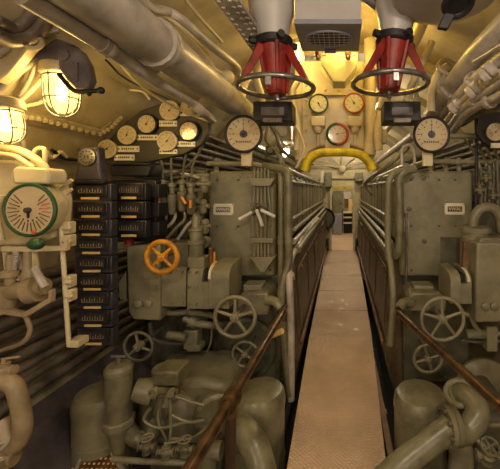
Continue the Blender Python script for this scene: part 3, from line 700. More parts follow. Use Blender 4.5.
# cream pipes round the lamp and dial
pl = [([(-8, 146), (18, 150), (34, 158), (45, 168), (48, 180)], 1.74, .020, 'thick cream pipe arching over the green-rimmed dial', 'cream'),
      ([(-8, 153), (14, 156), (26, 163), (34, 168)], 1.72, .014, 'thin cream pipe just under the arching one', 'cream'),
      ([(31, 160), (36, 150), (44, 149), (45, 160), (43, 170)], 1.78, .012, 'small cream hook-shaped pipe above the dial box', 'cream'),
      ([(54, 198), (62, 188), (72, 180)], 1.85, .011, 'cream rod leaning from the dial toward the telegraph box', 'cream'),
      ([(55, 204), (63, 197), (72, 189)], 1.88, .009, 'second cream rod leaning toward the telegraph box, lower one', 'cream'),
      ([(57, 190), (60, 212), (62, 240), (66, 300), (69, 346)], 1.80, .012, 'long cream conduit dropping from the dial beside the indicator column', 'cream'),
      ([(0, 195), (-4, 215), (0, 240)], 1.72, .02, 'cream pipe bending round the outer side of the dial', 'cream')]
for pts, Y, r, lab, mt in pl: pipe([P(x, y, Y) for x, y in pts], r, lab, mt)
for i, y in enumerate((222, 235, 276, 290)):
    tag(build('pipe_clip', B().pbox(61+i*.7, y, 69+i*.5, y+12, 1.80, .05).cyl(P(63+i*.5, y+6, 1.79), P(71+i*.5, y+6, 1.79), .012), 'cream', None, .005), f'cream clip on the long conduit, {["topmost", "second down", "third down", "lowest"][i]}', 'clip', 'clips on the cream conduit')
tag(build('conduit_foot', B().pbox(67, 341, 78, 348, 1.8, .08), 'cream', None, .004), 'cream foot at the bottom of the long conduit', 'bracket')
# valve group under the dial
t = thing('valve_chest', 'cream valve chest with a lever under the green-rimmed dial', 'valve', P(20, 310, 1.75))
build('chest_body', B().cyl(P(2, 293, 1.76), P(45, 286, 1.76), .045).cyl(P(30, 291, 1.76), P(40, 288, 1.76), .07).cyl(P(4, 284, 1.76), P(4, 312, 1.76), .06, .05), 'dcream', t)
build('chest_stem', B().lathe([(.025, 0), (.025, .08), (.045, .085), (.045, .11), (.02, .12), (.02, .2)], P(10, 292, 1.76), (0, 0, 1), 12).lathe([(.025, 0), (.035, .06), (.025, .1), (.02, .2)], P(28, 288, 1.78), (0, 0, 1), 12), 'dcream', t)
build('chest_lever', B().tube([P(34, 268, 1.66), P(45, 287, 1.66)], .018, 8), 'pale', t)
build('chest_bracket', B().pprism([(-2, 308), (23, 313), (48, 298), (48, 290), (51, 290), (51, 302), (25, 318), (-2, 314)], 1.72, .03), 'dcream', t, .003)
pipe([P(26, 316, 1.75), P(30, 330, 1.75), P(22, 343, 1.75), P(-4, 352, 1.8)], .012, 'thin cream hose curling down from the valve chest', 'dcream', name='hose', cat='hose')
# big S-shaped pipe bottom left
pipe([P(-14, 388, 1.5), P(2, 382, 1.5), P(14, 386, 1.5), P(20, 404, 1.5), P(23, 428, 1.5), P(16, 446, 1.5), P(7, 440, 1.5), P(2, 420, 1.52)], .036, 'fat cream pipe bent into a hook in the lower left corner', 'dcream', n=14)
valve(P(4, 370, 1.52), .036, 'small cream valve above the hooked pipe', mat='dcream', handle='dcream', wheel=False)
valve(P(0, 458, 1.48), .05, 'cream valve in the very bottom left corner', (0, -.3, 1), 'dcream', 'pale')

# ------------------------------------------------------------------ hull-side pipes lower left
ordn = ['topmost', 'second', 'third', 'fourth', 'fifth', 'sixth', 'seventh', 'eighth', 'ninth', 'lowest']
for i in range(10):
    z = 1.0-.078*i
    lim = -math.sqrt(HR*HR-(z-HZ)**2)+.045
    pipe([(lim, .9, z), (lim, 5.2, z)], .026 if i % 3 else .034, f'long dark pipe along the hull at lower left, {ordn[i]} of the slanting row', 'hullpipe', group='pipes along the hull at lower left')
tag(build('bilge_plate', B().prism([(-1.88, .9, .28), (-1.30, .9, -.55), (-1.30, 4.5, -.55), (-1.88, 4.5, .28)], (-.01, 0, -.015)), 'bilgeplate'), 'sloping slate-grey plate beside the left tank', 'plate')

# ------------------------------------------------------------------ tanks and pumps low down
def tank(px, pyt, w, hb, Y, label, grp='round-topped tanks low beside the walkway', mat='casing'):
    c = P(px, pyt, Y); r = S(w/2, Y); zb = hb
    t = thing('tank', label, 'tank', (c.x, c.y, zb), grp)
    H = c.z-zb
    build('tank_shell', B().lathe([(r*.9, 0), (r*.96, .02), (r, .06), (r, H-.1)], (c.x, c.y, zb), (0, 0, 1), 36), mat, t)
    build('tank_lid', B().lathe([(r*1.03, H-.10), (r*1.03, H-.07), (r*.99, H-.03), (r*.9, H-.008), (r*.75, H), (0, H+.012)], (c.x, c.y, zb), (0, 0, 1), 36), mat, t)
    build('seam_band', B().lathe([(r*1.01, H*.52), (r*1.02, H*.53), (r*1.01, H*.54)], (c.x, c.y, zb), (0, 0, 1), 36), mat, t)
    return t
tank(260, 388, 49, -.6, 2.12, 'smooth grey tank behind the left rail post by the walkway')
tank(420, 391, 51, -.6, 2.12, 'smooth grey tank on the right side by the walkway')
tank(103, 389, 50, -.3, 2.12, 'grey tank at lower left beside the slate plate', mat='grey')
t = thing('oil_filter', 'upright cylindrical oil filter with a wing nut standing before the left tank', 'filter', P(119, 430, 1.92))
c = P(119, 420, 1.95); r = S(12.5, 1.95)
build('filter_bowl', B().lathe([(r*.8, 0), (r*.95, .02), (r*.95, .28), (r*1.02, .285), (r*1.02, .31), (r*.8, .33), (0, .34)], c, (0, 0, 1), 24), 'casing', t)
build('filter_base', B().lathe([(r*1.15, -.03), (r*1.15, .01), (r*.9, .015)], c, (0, 0, 1), 8).lathe([(r*.4, -.2), (r*.9, -.04)], c, (0, 0, 1), 16), 'casing', t, .004)
build('wing_nut', B().cyl(c+V((0, 0, .34)), c+V((0, 0, .37)), .014).cyl(c+V((-.045, 0, .375)), c+V((.045, 0, .375)), .008), 'steel', t)
build('outlet_elbow', B().tube([c+V((.03, .02, -.06)), c+V((.08, .03, -.13)), c+V((.16, .04, -.13)), c+V((.2, .04, -.05))], .045, 12), 'casing', t)
build('side_pipe', B().cyl(c+V((.06, .05, .15)), c+V((.16, .08, .12)), .06, .08), 'grey', t)
# pump casing
t = thing('pump', 'broad rounded grey pump casing between the lower left tanks', 'pump', P(180, 465, 2.2))
build('pump_body', B().pprism([(138, 388), (150, 382), (205, 380), (224, 384), (230, 398), (228, 440), (215, 448), (140, 446), (134, 420)], 2.2, .45), 'grey', t, .05, 4)
build('pump_cover', B().lathe([(.16, 0), (.16, .03), (.12, .06), (.03, .07)], P(178, 415, 2.2), (0, -1, 0), 28), 'grey', t)
build('shaft_housing', B().cyl(P(205, 372, 2.55), P(170, 372, 2.55), .14), 'grey2', t)
build('round_end', B().lathe([(.11, 0), (.12, .02), (.12, .05), (.1, .07)], P(214, 409, 2.12), (.5, -1, 0), 24), 'casing', t)
build('pump_bolt', bolts(B(), [P(178+28*math.cos(k*PI/4), 415+26*math.sin(k*PI/4), 2.2) for k in range(8)], (0, -1, 0), .012, .015), 'casing', t)
build('pump_foot', B().pbox(150, 446, 222, 500, 2.25, .35), 'grey2', t, .01)
t = thing('pressure_regulator', 'round-capped valve head with two small ports above the pump', 'valve head', P(166, 400, 2.0))
build('head_body', B().pbox(152.5, 372, 178, 387, 1.95, .15), 'casing', t, .012)
build('head_cap', B().lathe([(.075, 0), (.075, .02), (.065, .03), (0, .034)], P(165.5, 371, 2.02), (0, 0, 1), 24), 'casing', t)
build('port', B().cyl(P(156, 391, 1.9), P(176, 391, 2.0), .02).lathe([(.028, 0), (.028, .03), (.016, .03), (.016, .02)], P(156, 391, 1.9), (-.2, -1, 0), 12).lathe([(.022, 0), (.022, .03)], P(173, 391, 1.92), (0, -1, 0), 12), 'casing', t)
build('head_neck', B().cyl(P(166, 387, 2.02), P(167, 402, 2.02), .045, .06), 'casing', t)
for i, (pts, r) in enumerate((([(162, 398), (158, 420), (166, 440), (165, 452)], .008), ([(170, 398), (171, 425), (169, 455)], .010), ([(175, 396), (192, 402), (204, 405)], .008), ([(172, 415), (188, 422), (205, 420)], .009), ([(172, 439), (192, 438), (210, 425)], .009), ([(150, 408), (144, 420), (160, 428), (186, 422)], .009))):
    pipe([P(x, y, 1.95) for x, y in pts], r, ['thin tube dropping from the outer side of the valve head', 'straight thin tube dropping from the valve head', 'upper thin tube linking the valve head to the round pump end', 'middle thin tube crossing the pump casing', 'lowest thin tube sweeping across the pump casing', 'thin tube looping round the front of the pump'][i], 'casing', name='tube', cat='tube')
for i, (x, y) in enumerate(((147, 447), (166, 452), (185, 449))):
    valve(P(x, y, 1.85), .034, ['small valve outermost in the low row under the pump', 'small valve in the middle of the low row under the pump', 'small valve innermost in the low row under the pump'][i], mat='casing', group='small valves under the pump', wheel=i != 1)
pipe([P(112, 459, 1.85), P(140, 461, 1.85), P(190, 463, 1.85)], .016, 'level pipe linking the small valves at the bottom', 'casing')
pipe([P(229, 418, 2.0), P(238, 424, 1.95), P(250, 438, 1.85), P(258, 455, 1.8), P(264, 480, 1.75)], .075, 'very fat grey elbow pipe in front of the left walkway tank', 'casing', n=18)
pipe([P(222, 450, 2.0), P(210, 452, 2.0), P(208, 470, 2.0), P(210, 490, 2.0)], .05, 'fat grey pipe curving down behind the left rail post', 'grey', n=14)
# tread step
t = thing('step_plate', 'small brown studded step plate with a pale edge at bottom left', 'step', P(100, 480, 1.8))
q = [P(74, 476, 1.75), P(85, 453, 1.98), P(112, 453, 1.98), P(126, 470, 1.75)]
q = [V((v.x, v.y, P(95, 455, 1.98).z)) for v in q]
q = [V(((x-CX)*y/F, y, -.02)) for x, y in ((62, 1.72), (84, 2.02), (112, 2.02), (130, 1.82), (128, 1.72))]
build('step_surface', B().prism(q, (0, 0, -.03)), 'brown', t)
build('edge_strip', B().tube([q[0]+V((0, 0, .005)), q[1]+V((0, 0, .005)), q[2]+V((0, 0, .005)), q[3]+V((0, 0, .005))], .012, 6, False), 'pale', t)
sb = B()
for i in range(11):
    for j in range(7):
        x = q[1].x+.02+.028*i+(.014 if j % 2 else 0); sb.lathe([(.007, 0), (.005, .005), (0, .006)], (x, 1.76+.037*j, -.02), (0, 0, 1), 6)
build('stud', sb, 'label', t)

# right lower pipes
pipe([P(372, 492, 1.75), P(398, 468, 1.78), P(416, 453, 1.82), P(434, 439, 1.85), P(450, 427, 1.88)], .07, 'very fat grey pipe slanting up to the flange in front of the right tank', 'casing', n=18)
pipe([P(455, 431, 1.9), P(466, 430, 1.92), P(477, 417, 1.95), P(476, 406, 2.0), P(466, 397, 2.08), P(458, 396, 2.16)], .072, 'fat grey elbow curling above the right flange', 'casing', n=18)
pipe([P(452, 436, 1.92), P(460, 446, 1.92), P(461, 462, 1.92), P(458, 485, 1.9)], .07, 'fat grey elbow dropping below the right flange', 'grey', n=18)
t = thing('pipe_flange', 'bolted flange joining the fat pipes at lower right', 'flange', P(452, 428, 1.88))
fc = P(451, 426, 1.885); ax = (P(456, 430, 1.9)-P(440, 430, 1.86)).normalized()+V((0, -.2, .25)); ax.normalize()
build('flange_disc', B().lathe([(.105, -.03), (.105, -.004), (.098, 0), (.105, .004), (.105, .03)], fc, ax, 28), 'casing', t)
u, v, w = frame(ax)
build('flange_bolt', bolts(B(), [fc-w*.03+(u*math.cos(k*PI/4)+v*math.sin(k*PI/4))*.09 for k in range(8)], -w, .014, .02), 'grey2', t)
t = thing('pipe_flange', 'round collar at the top of the curling elbow at lower right', 'flange', P(458, 396, 2.05))
build('flange_disc', B().ring(P(460, 393, 2.1), (-.25, -.35, 1), .085, .022, 28, 10).lathe([(.085, -.02), (.085, .0)], P(460, 393, 2.1), (-.25, -.35, 1), 20), 'grey', t)
pipe([P(478, 420, 2.0), P(490, 425, 2.0), P(508, 424, 2.0)], .016, 'thin bright tube crossing at the lower right edge', 'casing', name='tube', cat='tube')
pipe([P(472, 434, 1.9), P(484, 446, 1.85), P(505, 462, 1.8)], .016, 'thin slanting tube in the bottom right corner', 'casing', name='tube', cat='tube')
valve(P(488, 455, 1.85), .05, 'squat valve in the bottom right corner', (0, -.4, 1), 'grey', 'casing')
tag(build('pump', B().pprism([(470, 430), (480, 420), (520, 415), (520, 500), (470, 500)], 2.1, .5), 'grey2', None, .05), 'dark rounded pump casing behind the tubes at lower right', 'pump')

# right control cluster
t = thing('throttle_box', 'grey quadrant box with a dark slot beside the tall right box', 'throttle box', P(465, 305, 2.4))
quadbox(t, 450.5, 472, 461, 467, 272, 304, 2.36)
build('throttle_lever', B().prism([P(464, 242, 2.5), P(469, 242, 2.5), P(468, 288, 2.42), P(462, 288, 2.42)], (0, .03, 0)), 'brown', t)['label'] = 'rust-brown lever'
t = thing('control_box', 'tall grey box at the right edge with two bosses', 'control box', P(488, 325, 2.4))
build('housing', B().pprism([(477, 243), (520, 243), (520, 322), (476, 323)], 2.32, .35), 'grey', t, .014)
build('lid', B().pprism([(478, 243), (520, 243), (520, 238), (482, 238)], 2.36, .3), 'casing', t, .006)
build('boss', B().lathe([(.03, 0), (.03, .02), (.02, .026)], P(485, 306, 2.32), (0, -1, 0), 12).lathe([(.03, 0), (.03, .02), (.02, .026)], P(494, 306, 2.32), (0, -1, 0), 12), 'casing', t)
build('lid_bolt', bolts(B(), [P(x, 239, 2.42) for x in (484, 491, 498)], (0, 0, 1), .01, .014), 'grey2', t)
t = thing('filter_cap', 'round flanged cap under the bent pipe right of the right panel', 'cap', P(476, 244, 2.55))
c = P(476, 243, 2.55)
build('cap_flange', B().lathe([(.10, -.02), (.11, 0), (.11, .03), (.095, .035), (.095, .05), (.11, .055), (.11, .09), (.09, .1), (0, .105)], c+V((0, 0, .03)), (0, 0, 1), 28), 'grey', t)
build('cap_bolt', bolts(B(), [c+V((.095*math.cos(k*PI/3), .095*math.sin(k*PI/3), .12)) for k in range(6)], (0, 0, 1), .01, .016), 'grey2', t)
build('cap_neck', B().cyl(c-V((0, 0, .14)), c, .07), 'grey2', t)
pipe([P(473, 228, 2.55), P(474, 218, 2.55), P(481, 209, 2.55), P(492, 208, 2.55), P(500, 216, 2.55), P(503, 232, 2.55)], .04, 'grey pipe bent into an arch right of the right panel', 'grey', n=14)
pipe([P(460, 313, 2.45), P(470, 316, 2.45), P(480, 331, 2.45), P(508, 334, 2.45)], .018, 'grey pipe running under the tall right box', 'grey')
pipe([P(462, 340, 2.5), P(480, 342, 2.5), P(508, 341, 2.5)], .012, 'thin grey pipe below the tall right box', 'grey2')
pipe([P(466, 334, 2.45), P(485, 334, 2.45)], .035, 'short thick stub under the tall right box', 'casing', name='pipe_stub')
tag(build('junction_block', B().pbox(487, 327, 498, 352, 2.42, .1), 'grey', None, .008), 'small grey block under the tall right box', 'junction block')
t = thing('linkage_housing', 'flat-topped grey linkage housing behind the big right wheel', 'housing', P(425, 320, 2.6))
build('housing_body', B().pprism([(408, 298), (412, 293), (440, 293), (448, 300), (446, 312), (410, 312)], 2.5, .3), 'casing', t, .015)
build('cap', B().pbox(414, 286, 434, 292, 2.6, .15), 'grey', t, .01)
build('arm', B().tube([P(412, 303, 2.5), P(404, 302, 2.48), P(399, 308, 2.45)], .035, 10), 'casing', t)
t = thing('linkage_housing', 'grey linkage housing behind the big left wheel', 'housing', P(262, 320, 2.6))
build('housing_body', B().pprism([(236, 300), (242, 293), (266, 293), (270, 300), (268, 316), (238, 316)], 2.52, .3), 'casing', t, .015)
build('cap', B().pbox(243, 285, 262, 293, 2.6, .15), 'grey', t, .01)
build('arm', B().tube([P(266, 300, 2.52), P(274, 301, 2.5), P(281, 308, 2.48)], .035, 10), 'casing', t)
build('pipe_end', B().cyl(P(273, 335, 2.45), P(282, 331, 2.4), .022), 'label', t)
for i, (x, y0, y1, r, lab) in enumerate(((481, 168, 205, .016, 'thin upright pipe beside the right panel, inner one'), (489, 165, 208, .02, 'upright pipe near the right edge beside the panel'), (497, 160, 240, .014, 'upright pipe at the right edge of the view'), (475.5, 100, 215, .012, 'thin dark cable hanging past the right dial board'))):
    pipe([P(x, y0, 2.75), P(x+1, (y0+y1)/2, 2.75), P(x, y1, 2.75)], r, lab, 'grey2' if i < 3 else 'rubber', clamps=(1,) if i < 3 else ())
for i, (y, r) in enumerate(((184, .03), (198, .022), (173, .03))):
    pipe([P(474, y, 2.85), P(490, y-1, 2.85), P(515, y-2, 2.85)], r, ['level grey pipe in the middle of the clutter at the right edge', 'lower level grey pipe at the right edge', 'uppermost level grey pipe at the right edge'][i], ['grey', 'grey2', 'casing'][i], flanges=(1,))
for i, (x, y) in enumerate(((480, 190), (493, 195), (486, 178))):
    valve(P(x, y, 2.7), .03, ['small valve close to the right panel edge', 'small valve at the far right above the arched pipe', 'small valve high in the clutter right of the panel'][i], mat='casing', group='small valves right of the right panel')

# ------------------------------------------------------------------ bronze handrails
def rail(pts, label, post, jt):
    t = thing('handrail', label, 'handrail', post[1])
    build('rail_tube', B().tube(pts, .024, 14, False), 'brass', t)
    if jt is not None:
        build('rail_post', B().tube(post, .024, 12, False), 'post', t)
        d = (pts[1]-pts[0]).normalized()
        build('joint', B().cyl(jt-d*.035, jt+d*.035, .034).cyl(jt-d*.035, jt-d*.02, .040).cyl(jt+d*.02, jt+d*.035, .040).cyl(jt+V((0, 0, -.06)), jt, .032).lathe([(.012, 0), (.012, .05)], jt, (-1, -.4, .2), 8), 'brass', t)
    build('rail_end', B().cyl(pts[-1]-V((0, 0, .0)), pts[-1]+V((0, .1, .0)), .026, .02).cyl(pts[-1]+V((0, .04, 0)), pts[-1]+V((0, .04, -.08)), .018), 'brass', t)
zr = P(283, 312, 2.4).z
pa, pb = V((-.511, .45, zr)), V((-.429, 2.4, zr))
jt = pa.lerp(pb, .484)
rail([pa, pb], 'worn bronze handrail with a post at the left of the walkway', [jt, V((jt.x, jt.y, -.6))], jt)
pa, pb = V((.76, .95, zr-.01)), V((.42, 2.4, zr-.01))
rail([pa, pb], 'worn bronze handrail slanting off to the right of the walkway', [pa.lerp(pb, .2), V((.7, 1.2, -.6))], pa.lerp(pb, .1))

# ------------------------------------------------------------------ overhead pipes, left
Yp = lambda px, py, X: None
def XY(px, py, X):                      # point of a pixel ray at sideways distance X
    Y = X*F/(px-CX); return P(px, py, Y)
pipe([V((-.93, .4, 2.31)), V((-.93, 1.3, 2.32)), V((-.93, 2.0, 2.33)), V((-.93, 2.85, 2.34)), V((-.90, 3.3, 2.31))], .103, 'huge grey-violet exhaust pipe crossing the ceiling on the left', 'pale', n=28, clamps=(1.5,))
pipe([XY(20, -6, -1.02), XY(105, 46, -1.02), XY(160, 84, -1.02), XY(190, 101, -1.02), XY(203, 112, -.98), P(212, 120, 2.62)], .033, 'long grey pipe slung just below the huge exhaust pipe', 'pale', n=12, clamps=(1,))
pipe([XY(40, -6, -1.08), XY(125, 45, -1.08), XY(165, 72, -1.08), XY(205, 98, -1.06), XY(235, 116, -.92)], .016, 'thin grey pipe between the exhaust pipe and the slung pipe', 'pale', clamps=(2,))
pipe([P(119, 62, 2.0), P(135, 80, 2.1), P(158, 98, 2.3), P(185, 112, 2.5), P(210, 122, 2.6)], .009, 'thin drooping cable below the slung pipe', 'cream', name='cable', cat='cable')
pipe([XY(137, -5, -.95), XY(150, 8, -.95), XY(168, 12, -.95), XY(182, 20, -.90), XY(210, 45, -.85), XY(236, 66, -.80), P(238, 74, 2.62)], .026, 'grey kinked pipe above the huge exhaust pipe', 'pale', n=12)
pipe([P(152, 8, 1.9), P(178, 24, 2.0), P(205, 52, 2.2), P(214, 68, 2.35), P(226, 76, 2.5)], .013, 'thin cream pipe running beside the kinked pipe', 'cream')
pipe([P(186, 0, 2.1), P(200, 18, 2.2), P(222, 42, 2.5)], .012, 'thin pipe nearly flat against the ceiling plate', 'hull')
tag(build('pipe_joint', B().sph(P(227, 77, 2.5), .055, n=14).cyl(P(227, 77, 2.5), P(227, 86, 2.5), .03), 'cream'), 'rounded cream joint above the end of the exhaust pipe', 'joint')
t = thing('riveted_strap', 'riveted ceiling strap left of the left red valve', 'strap', P(232, 25, 2.1))
d0, d1 = P(205, -12, 1.7), P(253, 52, 2.3)
wv = V((.13, 0, .01))
build('strap_plate', B().prism([d0, d1, d1+wv, d0+wv], (0, 0, .02)), 'pale', t)
build('rivet', bolts(B(), [d0.lerp(d1, k/12)+wv*f for k in range(13) for f in (.15, .6, .85)], (0, 0, -1), .014, .01), 'pale', t)
ub = B().tube([P(130, 90, 2.4), P(143, 92, 2.4), P(150, 100, 2.4)], .008, 6)
tag(build('cable', ub, 'cream'), 'short cream cable end above the arched board', 'cable')
# far left ceiling pipes behind the lamps
for i, (pts, r, lab, mt) in enumerate((
    ([(-5, 95), (20, 70), (46, 54)], .02, 'pale pipe sloping up behind the upper cage lamp', 'pale'),
    ([(-5, 80), (15, 64), (36, 50)], .014, 'thinner pale pipe above it at the upper left edge', 'pale'),
    ([(8, 112), (30, 92), (48, 72)], .012, 'thin cream pipe just left of the upper cage lamp', 'cream'),
    ([(-4, 20), (14, 28), (26, 22), (34, 10)], .03, 'dark curved pipe in the upper left corner', 'hullpipe'),
    ([(14, 108), (36, 104), (52, 98)], .012, 'cream cable linking the two cage lamps', 'cream'))):
    pipe([onhull(x, y, .06) for x, y in pts], r, lab, mt)
for i, (pts, Y, rr, lab, mt) in enumerate((
    ([(-6, 34), (10, 40), (30, 36), (44, 22), (50, 8)], 1.75, .035, 'brownish fat pipe bending up in the upper left corner', 'hullpipe'),
    ([(-6, 128), (10, 124), (20, 132), (24, 146)], 1.72, .010, 'thin cream cable hanging behind the left-edge cage lamp', 'cream'),
    ([(-6, 56), (20, 42), (44, 36), (58, 30)], 1.95, .016, 'pale conduit behind the slate bracket', 'pale'),
    ([(28, 48), (34, 62), (30, 78), (20, 96)], 1.92, .011, 'thin pale cable looping down from the hose ring', 'pale'),
    ([(52, 150), (64, 158), (76, 160)], 1.98, .012, 'dark cable running into the telegraph box', 'rubber'),
    ([(46, 152), (52, 158), (60, 152), (66, 157)], 1.9, .014, 'row of small cream fittings beside the hook-shaped pipe', 'cream'),
    ([(106, 60), (128, 80), (170, 100), (204, 118)], 2.3, .007, 'thin dark wire along the hull under the slung pipe', 'rubber'))):
    pipe([onhull(x, y, .09 if Y < 1.9 else .04) for x, y in pts], rr, lab, mt)
tag(build('hull_bracket', B().pprism([(-5, 60), (14, 40), (30, 44), (6, 74), (-5, 82)], 1.62, .06), 'cream', None, .008), 'slanted cream bracket at the upper left edge', 'bracket')
pipe([V((-1.27, .8, 2.38)), V((-1.27, 1.5, 2.40)), V((-1.3, 2.3, 2.45))], .05, 'grey pipe nested between hull and exhaust pipe above the cage lamp', 'violet', n=14)

# ------------------------------------------------------------------ cage lamps
def cagelamp(c, R, L, label, tilt=(0, 0, -1), glass='bulbglass', power=30, col=(1, .78, .38), bars=6, base='cream', grp=None):
    c = V(c); u, v, a = frame(tilt)
    t = thing('cage_lamp', label, 'lamp', c, grp)
    build('lamp_base', B().lathe([(R*.8, -R*.9), (R*1.1, -R*.7), (R*1.15, -R*.1), (R*.95, 0)], c, a, 24), base, t)
    build('lamp_glass', B().lathe([(R*.82, 0), (R*.86, L*.5), (R*.7, L*.8), (R*.35, L*.95), (0, L)], c, a, 20), glass, t)
    build('bulb', B().lathe([(R*.1, 0), (R*.15, L*.2), (R*.34, L*.45), (R*.3, L*.6), (0, L*.7)], c, a, 12), 'bulb', t)
    cg = B()
    for k in range(bars//2):
        th = PI*k/(bars//2); d = u*math.cos(th)+v*math.sin(th); pts = []
        for q in range(9):
            ph = PI*q/8; pts.append(c+d*math.cos(ph)*R*.98+a*(L*.45+L*.6*math.sin(ph) if math.sin(ph) > .35 else L*.15*(0 if q in (0, 8) else 1)))
        pts = [c+d*R*.98, c+d*R*.98+a*L*.6, c+d*R*.7+a*L*.95, c+a*L*1.08, c-d*R*.7+a*L*.95, c-d*R*.98+a*L*.6, c-d*R*.98]
        cg.tube(pts, R*.045, 6)
    cg.ring(c+a*L*.62, a, R*.98, R*.045, 20, 6).ring(c+a*L*.05, a, R*.98, R*.06, 20, 6)
    build('cage', cg, 'steel', t)
    l = bpy.data.lights.new('lamp_light', 'POINT'); l.energy = power; l.color = col; l.shadow_soft_size = R*.8
    lo = bpy.data.objects.new('lamp_light', l); lo.location = c+a*(L*.45); COL.objects.link(lo)
    return t
WARM = (1, .66, .20)
GOLD = (1, .62, .10)
cagelamp(P(61, 76, 1.8), S(15, 1.8), S(38, 1.8), 'glowing cage lamp hanging under its slate bracket at upper left', (.05, 0, -1), power=9, col=WARM)
cagelamp(P(4, 112, 1.62), S(15, 1.62), S(30, 1.62), 'glowing cage lamp cut off by the left edge', (.15, 0, -1), power=6, col=WARM)
t = thing('lamp_bracket', 'worn slate clamp bracket with a curved handle above the cage lamp', 'bracket', P(70, 70, 1.72))
build('bracket_plate', B().pprism([(31, 54), (56, 38), (74, 45), (49, 66)], 1.72, .05), 'violet', t, .006)
build('clamp_jaw', B().pprism([(56, 50), (66, 43), (80, 50), (88, 64), (91, 80), (86, 90), (76, 90), (66, 80), (58, 68)], 1.69, .05), 'violet', t, .012, 3)
build('clamp_handle', B().tube([P(59, 74, 1.66), P(66, 83, 1.66), P(75, 91, 1.66), P(86, 91.5, 1.66), P(100, 90.5, 1.66)], .012, 8).sph(P(101, 90.5, 1.66), .018).sph(P(89, 94, 1.66), .012), 'rubber', t)
build('clamp_screw', B().lathe([(.03, 0), (.03, .02)], P(66, 56, 1.70), (0, -1, 0), 12).box(P(74, 70, 1.69), (.05, .02, .07)).lathe([(.014, 0), (.014, .02)], P(78, 80, 1.70), (0, -1, 0), 8), 'violet', t)
tag(build('hose_loop', B().ring(onhull(33, 42, .12), (.3, -1, .2), .035, .012, 20, 8), 'cream'), 'cream ring of hose above the slate bracket', 'hose')

# ------------------------------------------------------------------ red hand-wheel valves
def redvalve(c, label, top, lean, rot):
    # c: wheel centre; top: where the cone meets the ceiling
    t = thing('ceiling_valve', label, 'valve', c, 'red ceiling valves')
    R = S(37, c.y)
    up = (V((lean, .0, 1))).normalized()
    build('wheel_rim', B().ring(c, (0, 0, 1), R, .0165, 40, 10), 'steel', t)
    u, v, a = frame(up)
    for k in range(3):
        th = rot+2*PI*k/3; d = V((math.cos(th), math.sin(th), 0))
        build('wheel_arm', B().prism([c+d*(R)+V((0, 0, .01)), c+d*(R-.03)-V((0, 0, .005)), c+up*.24+d*.06, c+up*.26+d*.11], V((-d.y, d.x, 0))*.03), 'red', t, .004)
    hb = B()
    hb.lathe([(.045, -.05), (.058, -.045), (.068, .08), (.085, .2), (.1, .27)], c, up, 20)
    build('yoke', hb, 'red', t)
    for k in range(5):
        th = rot+.5+PI/2.5*k; d = V((math.cos(th), math.sin(th), 0))
        build('yoke_rib', B().tube([c-up*.03+d*.062, c+up*.26+d*.105], .014, 6), 'red', t)
    build('spindle', B().cyl(c-up*.07, c-up*.04, .026).cyl(c-up*.085, c-up*.07, .02, .02, 8), 'steel', t)
    cl = B().lathe([(.11, .25), (.12, .26), (.12, .30), (.10, .31)], c, up, 24)
    for k in range(4):
        th = .5+PI/2*k; d = u*math.cos(th)+v*math.sin(th); cl.cyl(c+up*.28+d*.10, c+up*.28+d*.155, .024, None, 8)
    build('collar', cl, 'rubber', t)
    n_ = c+up*.31
    build('valve_cone', B().lathe([(.095, 0), (.11, .08), (.14, .16), (.15, .45)], n_, up, 28), 'ventp', t)
    # fork lug on the rim
    build('rim_lug', B().box(c+V((0, -R, -.03)), (.035, .02, .06)), 'steel', t, .004)
    return t
redvalve(P(276.5, 87.5, 2.1), 'red-legged ceiling valve with a steel handwheel, left one', None, -.06, -.45)
redvalve(P(390, 84, 2.1), 'red-legged ceiling valve with a steel handwheel, right one', None, .10, PI+.6)
for x0, x1, lab in ((253, 292, 'dark box hanging behind the left red valve'), (384, 421, 'dark box with a small window behind the right red valve')):
    t = thing('junction_box', lab, 'box', P((x0+x1)/2, 120, 2.5))
    build('box_body', B().pbox(x0, 101, x1, 121, 2.4, .2), 'rubber', t, .008)
    build('box_window', B().pbox(x0+8, 107, x1-8, 115, 2.395, .01), 'violet', t, .002)
    build('box_trim', B().pbox(x0+10, 118, x1-10, 122, 2.39, .04), 'hullpipe', t)

# ------------------------------------------------------------------ ventilation duct
zn = P(0, 22, 2.0).z
x0, x1 = P(295, 0, 2.0).x, P(361, 0, 2.0).x
t = thing('ventilation_duct', 'pale square ventilation duct with an oval grille at the ceiling centre', 'duct', V(((x0+x1)/2, 2.2, zn)))
build('duct_body', B().box(((x0+x1)/2, 2.19, zn+.24), (x1-x0, .38, .46)), 'ventp', t, .006)
bt = B().box(((x0+x1)/2, 2.19, zn), (x1-x0+.012, .40, .03)); build('duct_face', bt, 'ventf', t, .004)
gc = V(((x0+x1)/2, 2.19, zn-.017))
build('grille_rim', B().tube([gc+V((.155*math.cos(k*PI/16), .115*math.sin(k*PI/16), 0)) for k in range(32)], .011, 8, False, True), 'ventf', t)
build('grille_void', B().prism([gc+V((.15*math.cos(k*PI/16), .11*math.sin(k*PI/16), 0)) for k in range(32)], (0, 0, -.003)), 'rubber', t)
gb = B()
for k in range(-4, 5):
    x = k*.033; h = .11*math.sqrt(1-(x/.155)**2); gb.cyl(gc+V((x, -h, -.006)), gc+V((x, h, -.006)), .0024, None, 6)
for k in range(-2, 3):
    y = k*.038; h = .15*math.sqrt(1-(y/.115)**2); gb.cyl(gc+V((-h, y, -.006)), gc+V((h, y, -.006)), .0024, None, 6)
build('grille_bars', gb, 'ventp', t)
build('latch', B().box(gc+V((0, .17, -.01)), (.08, .03, .02)), 'violet', t, .003)

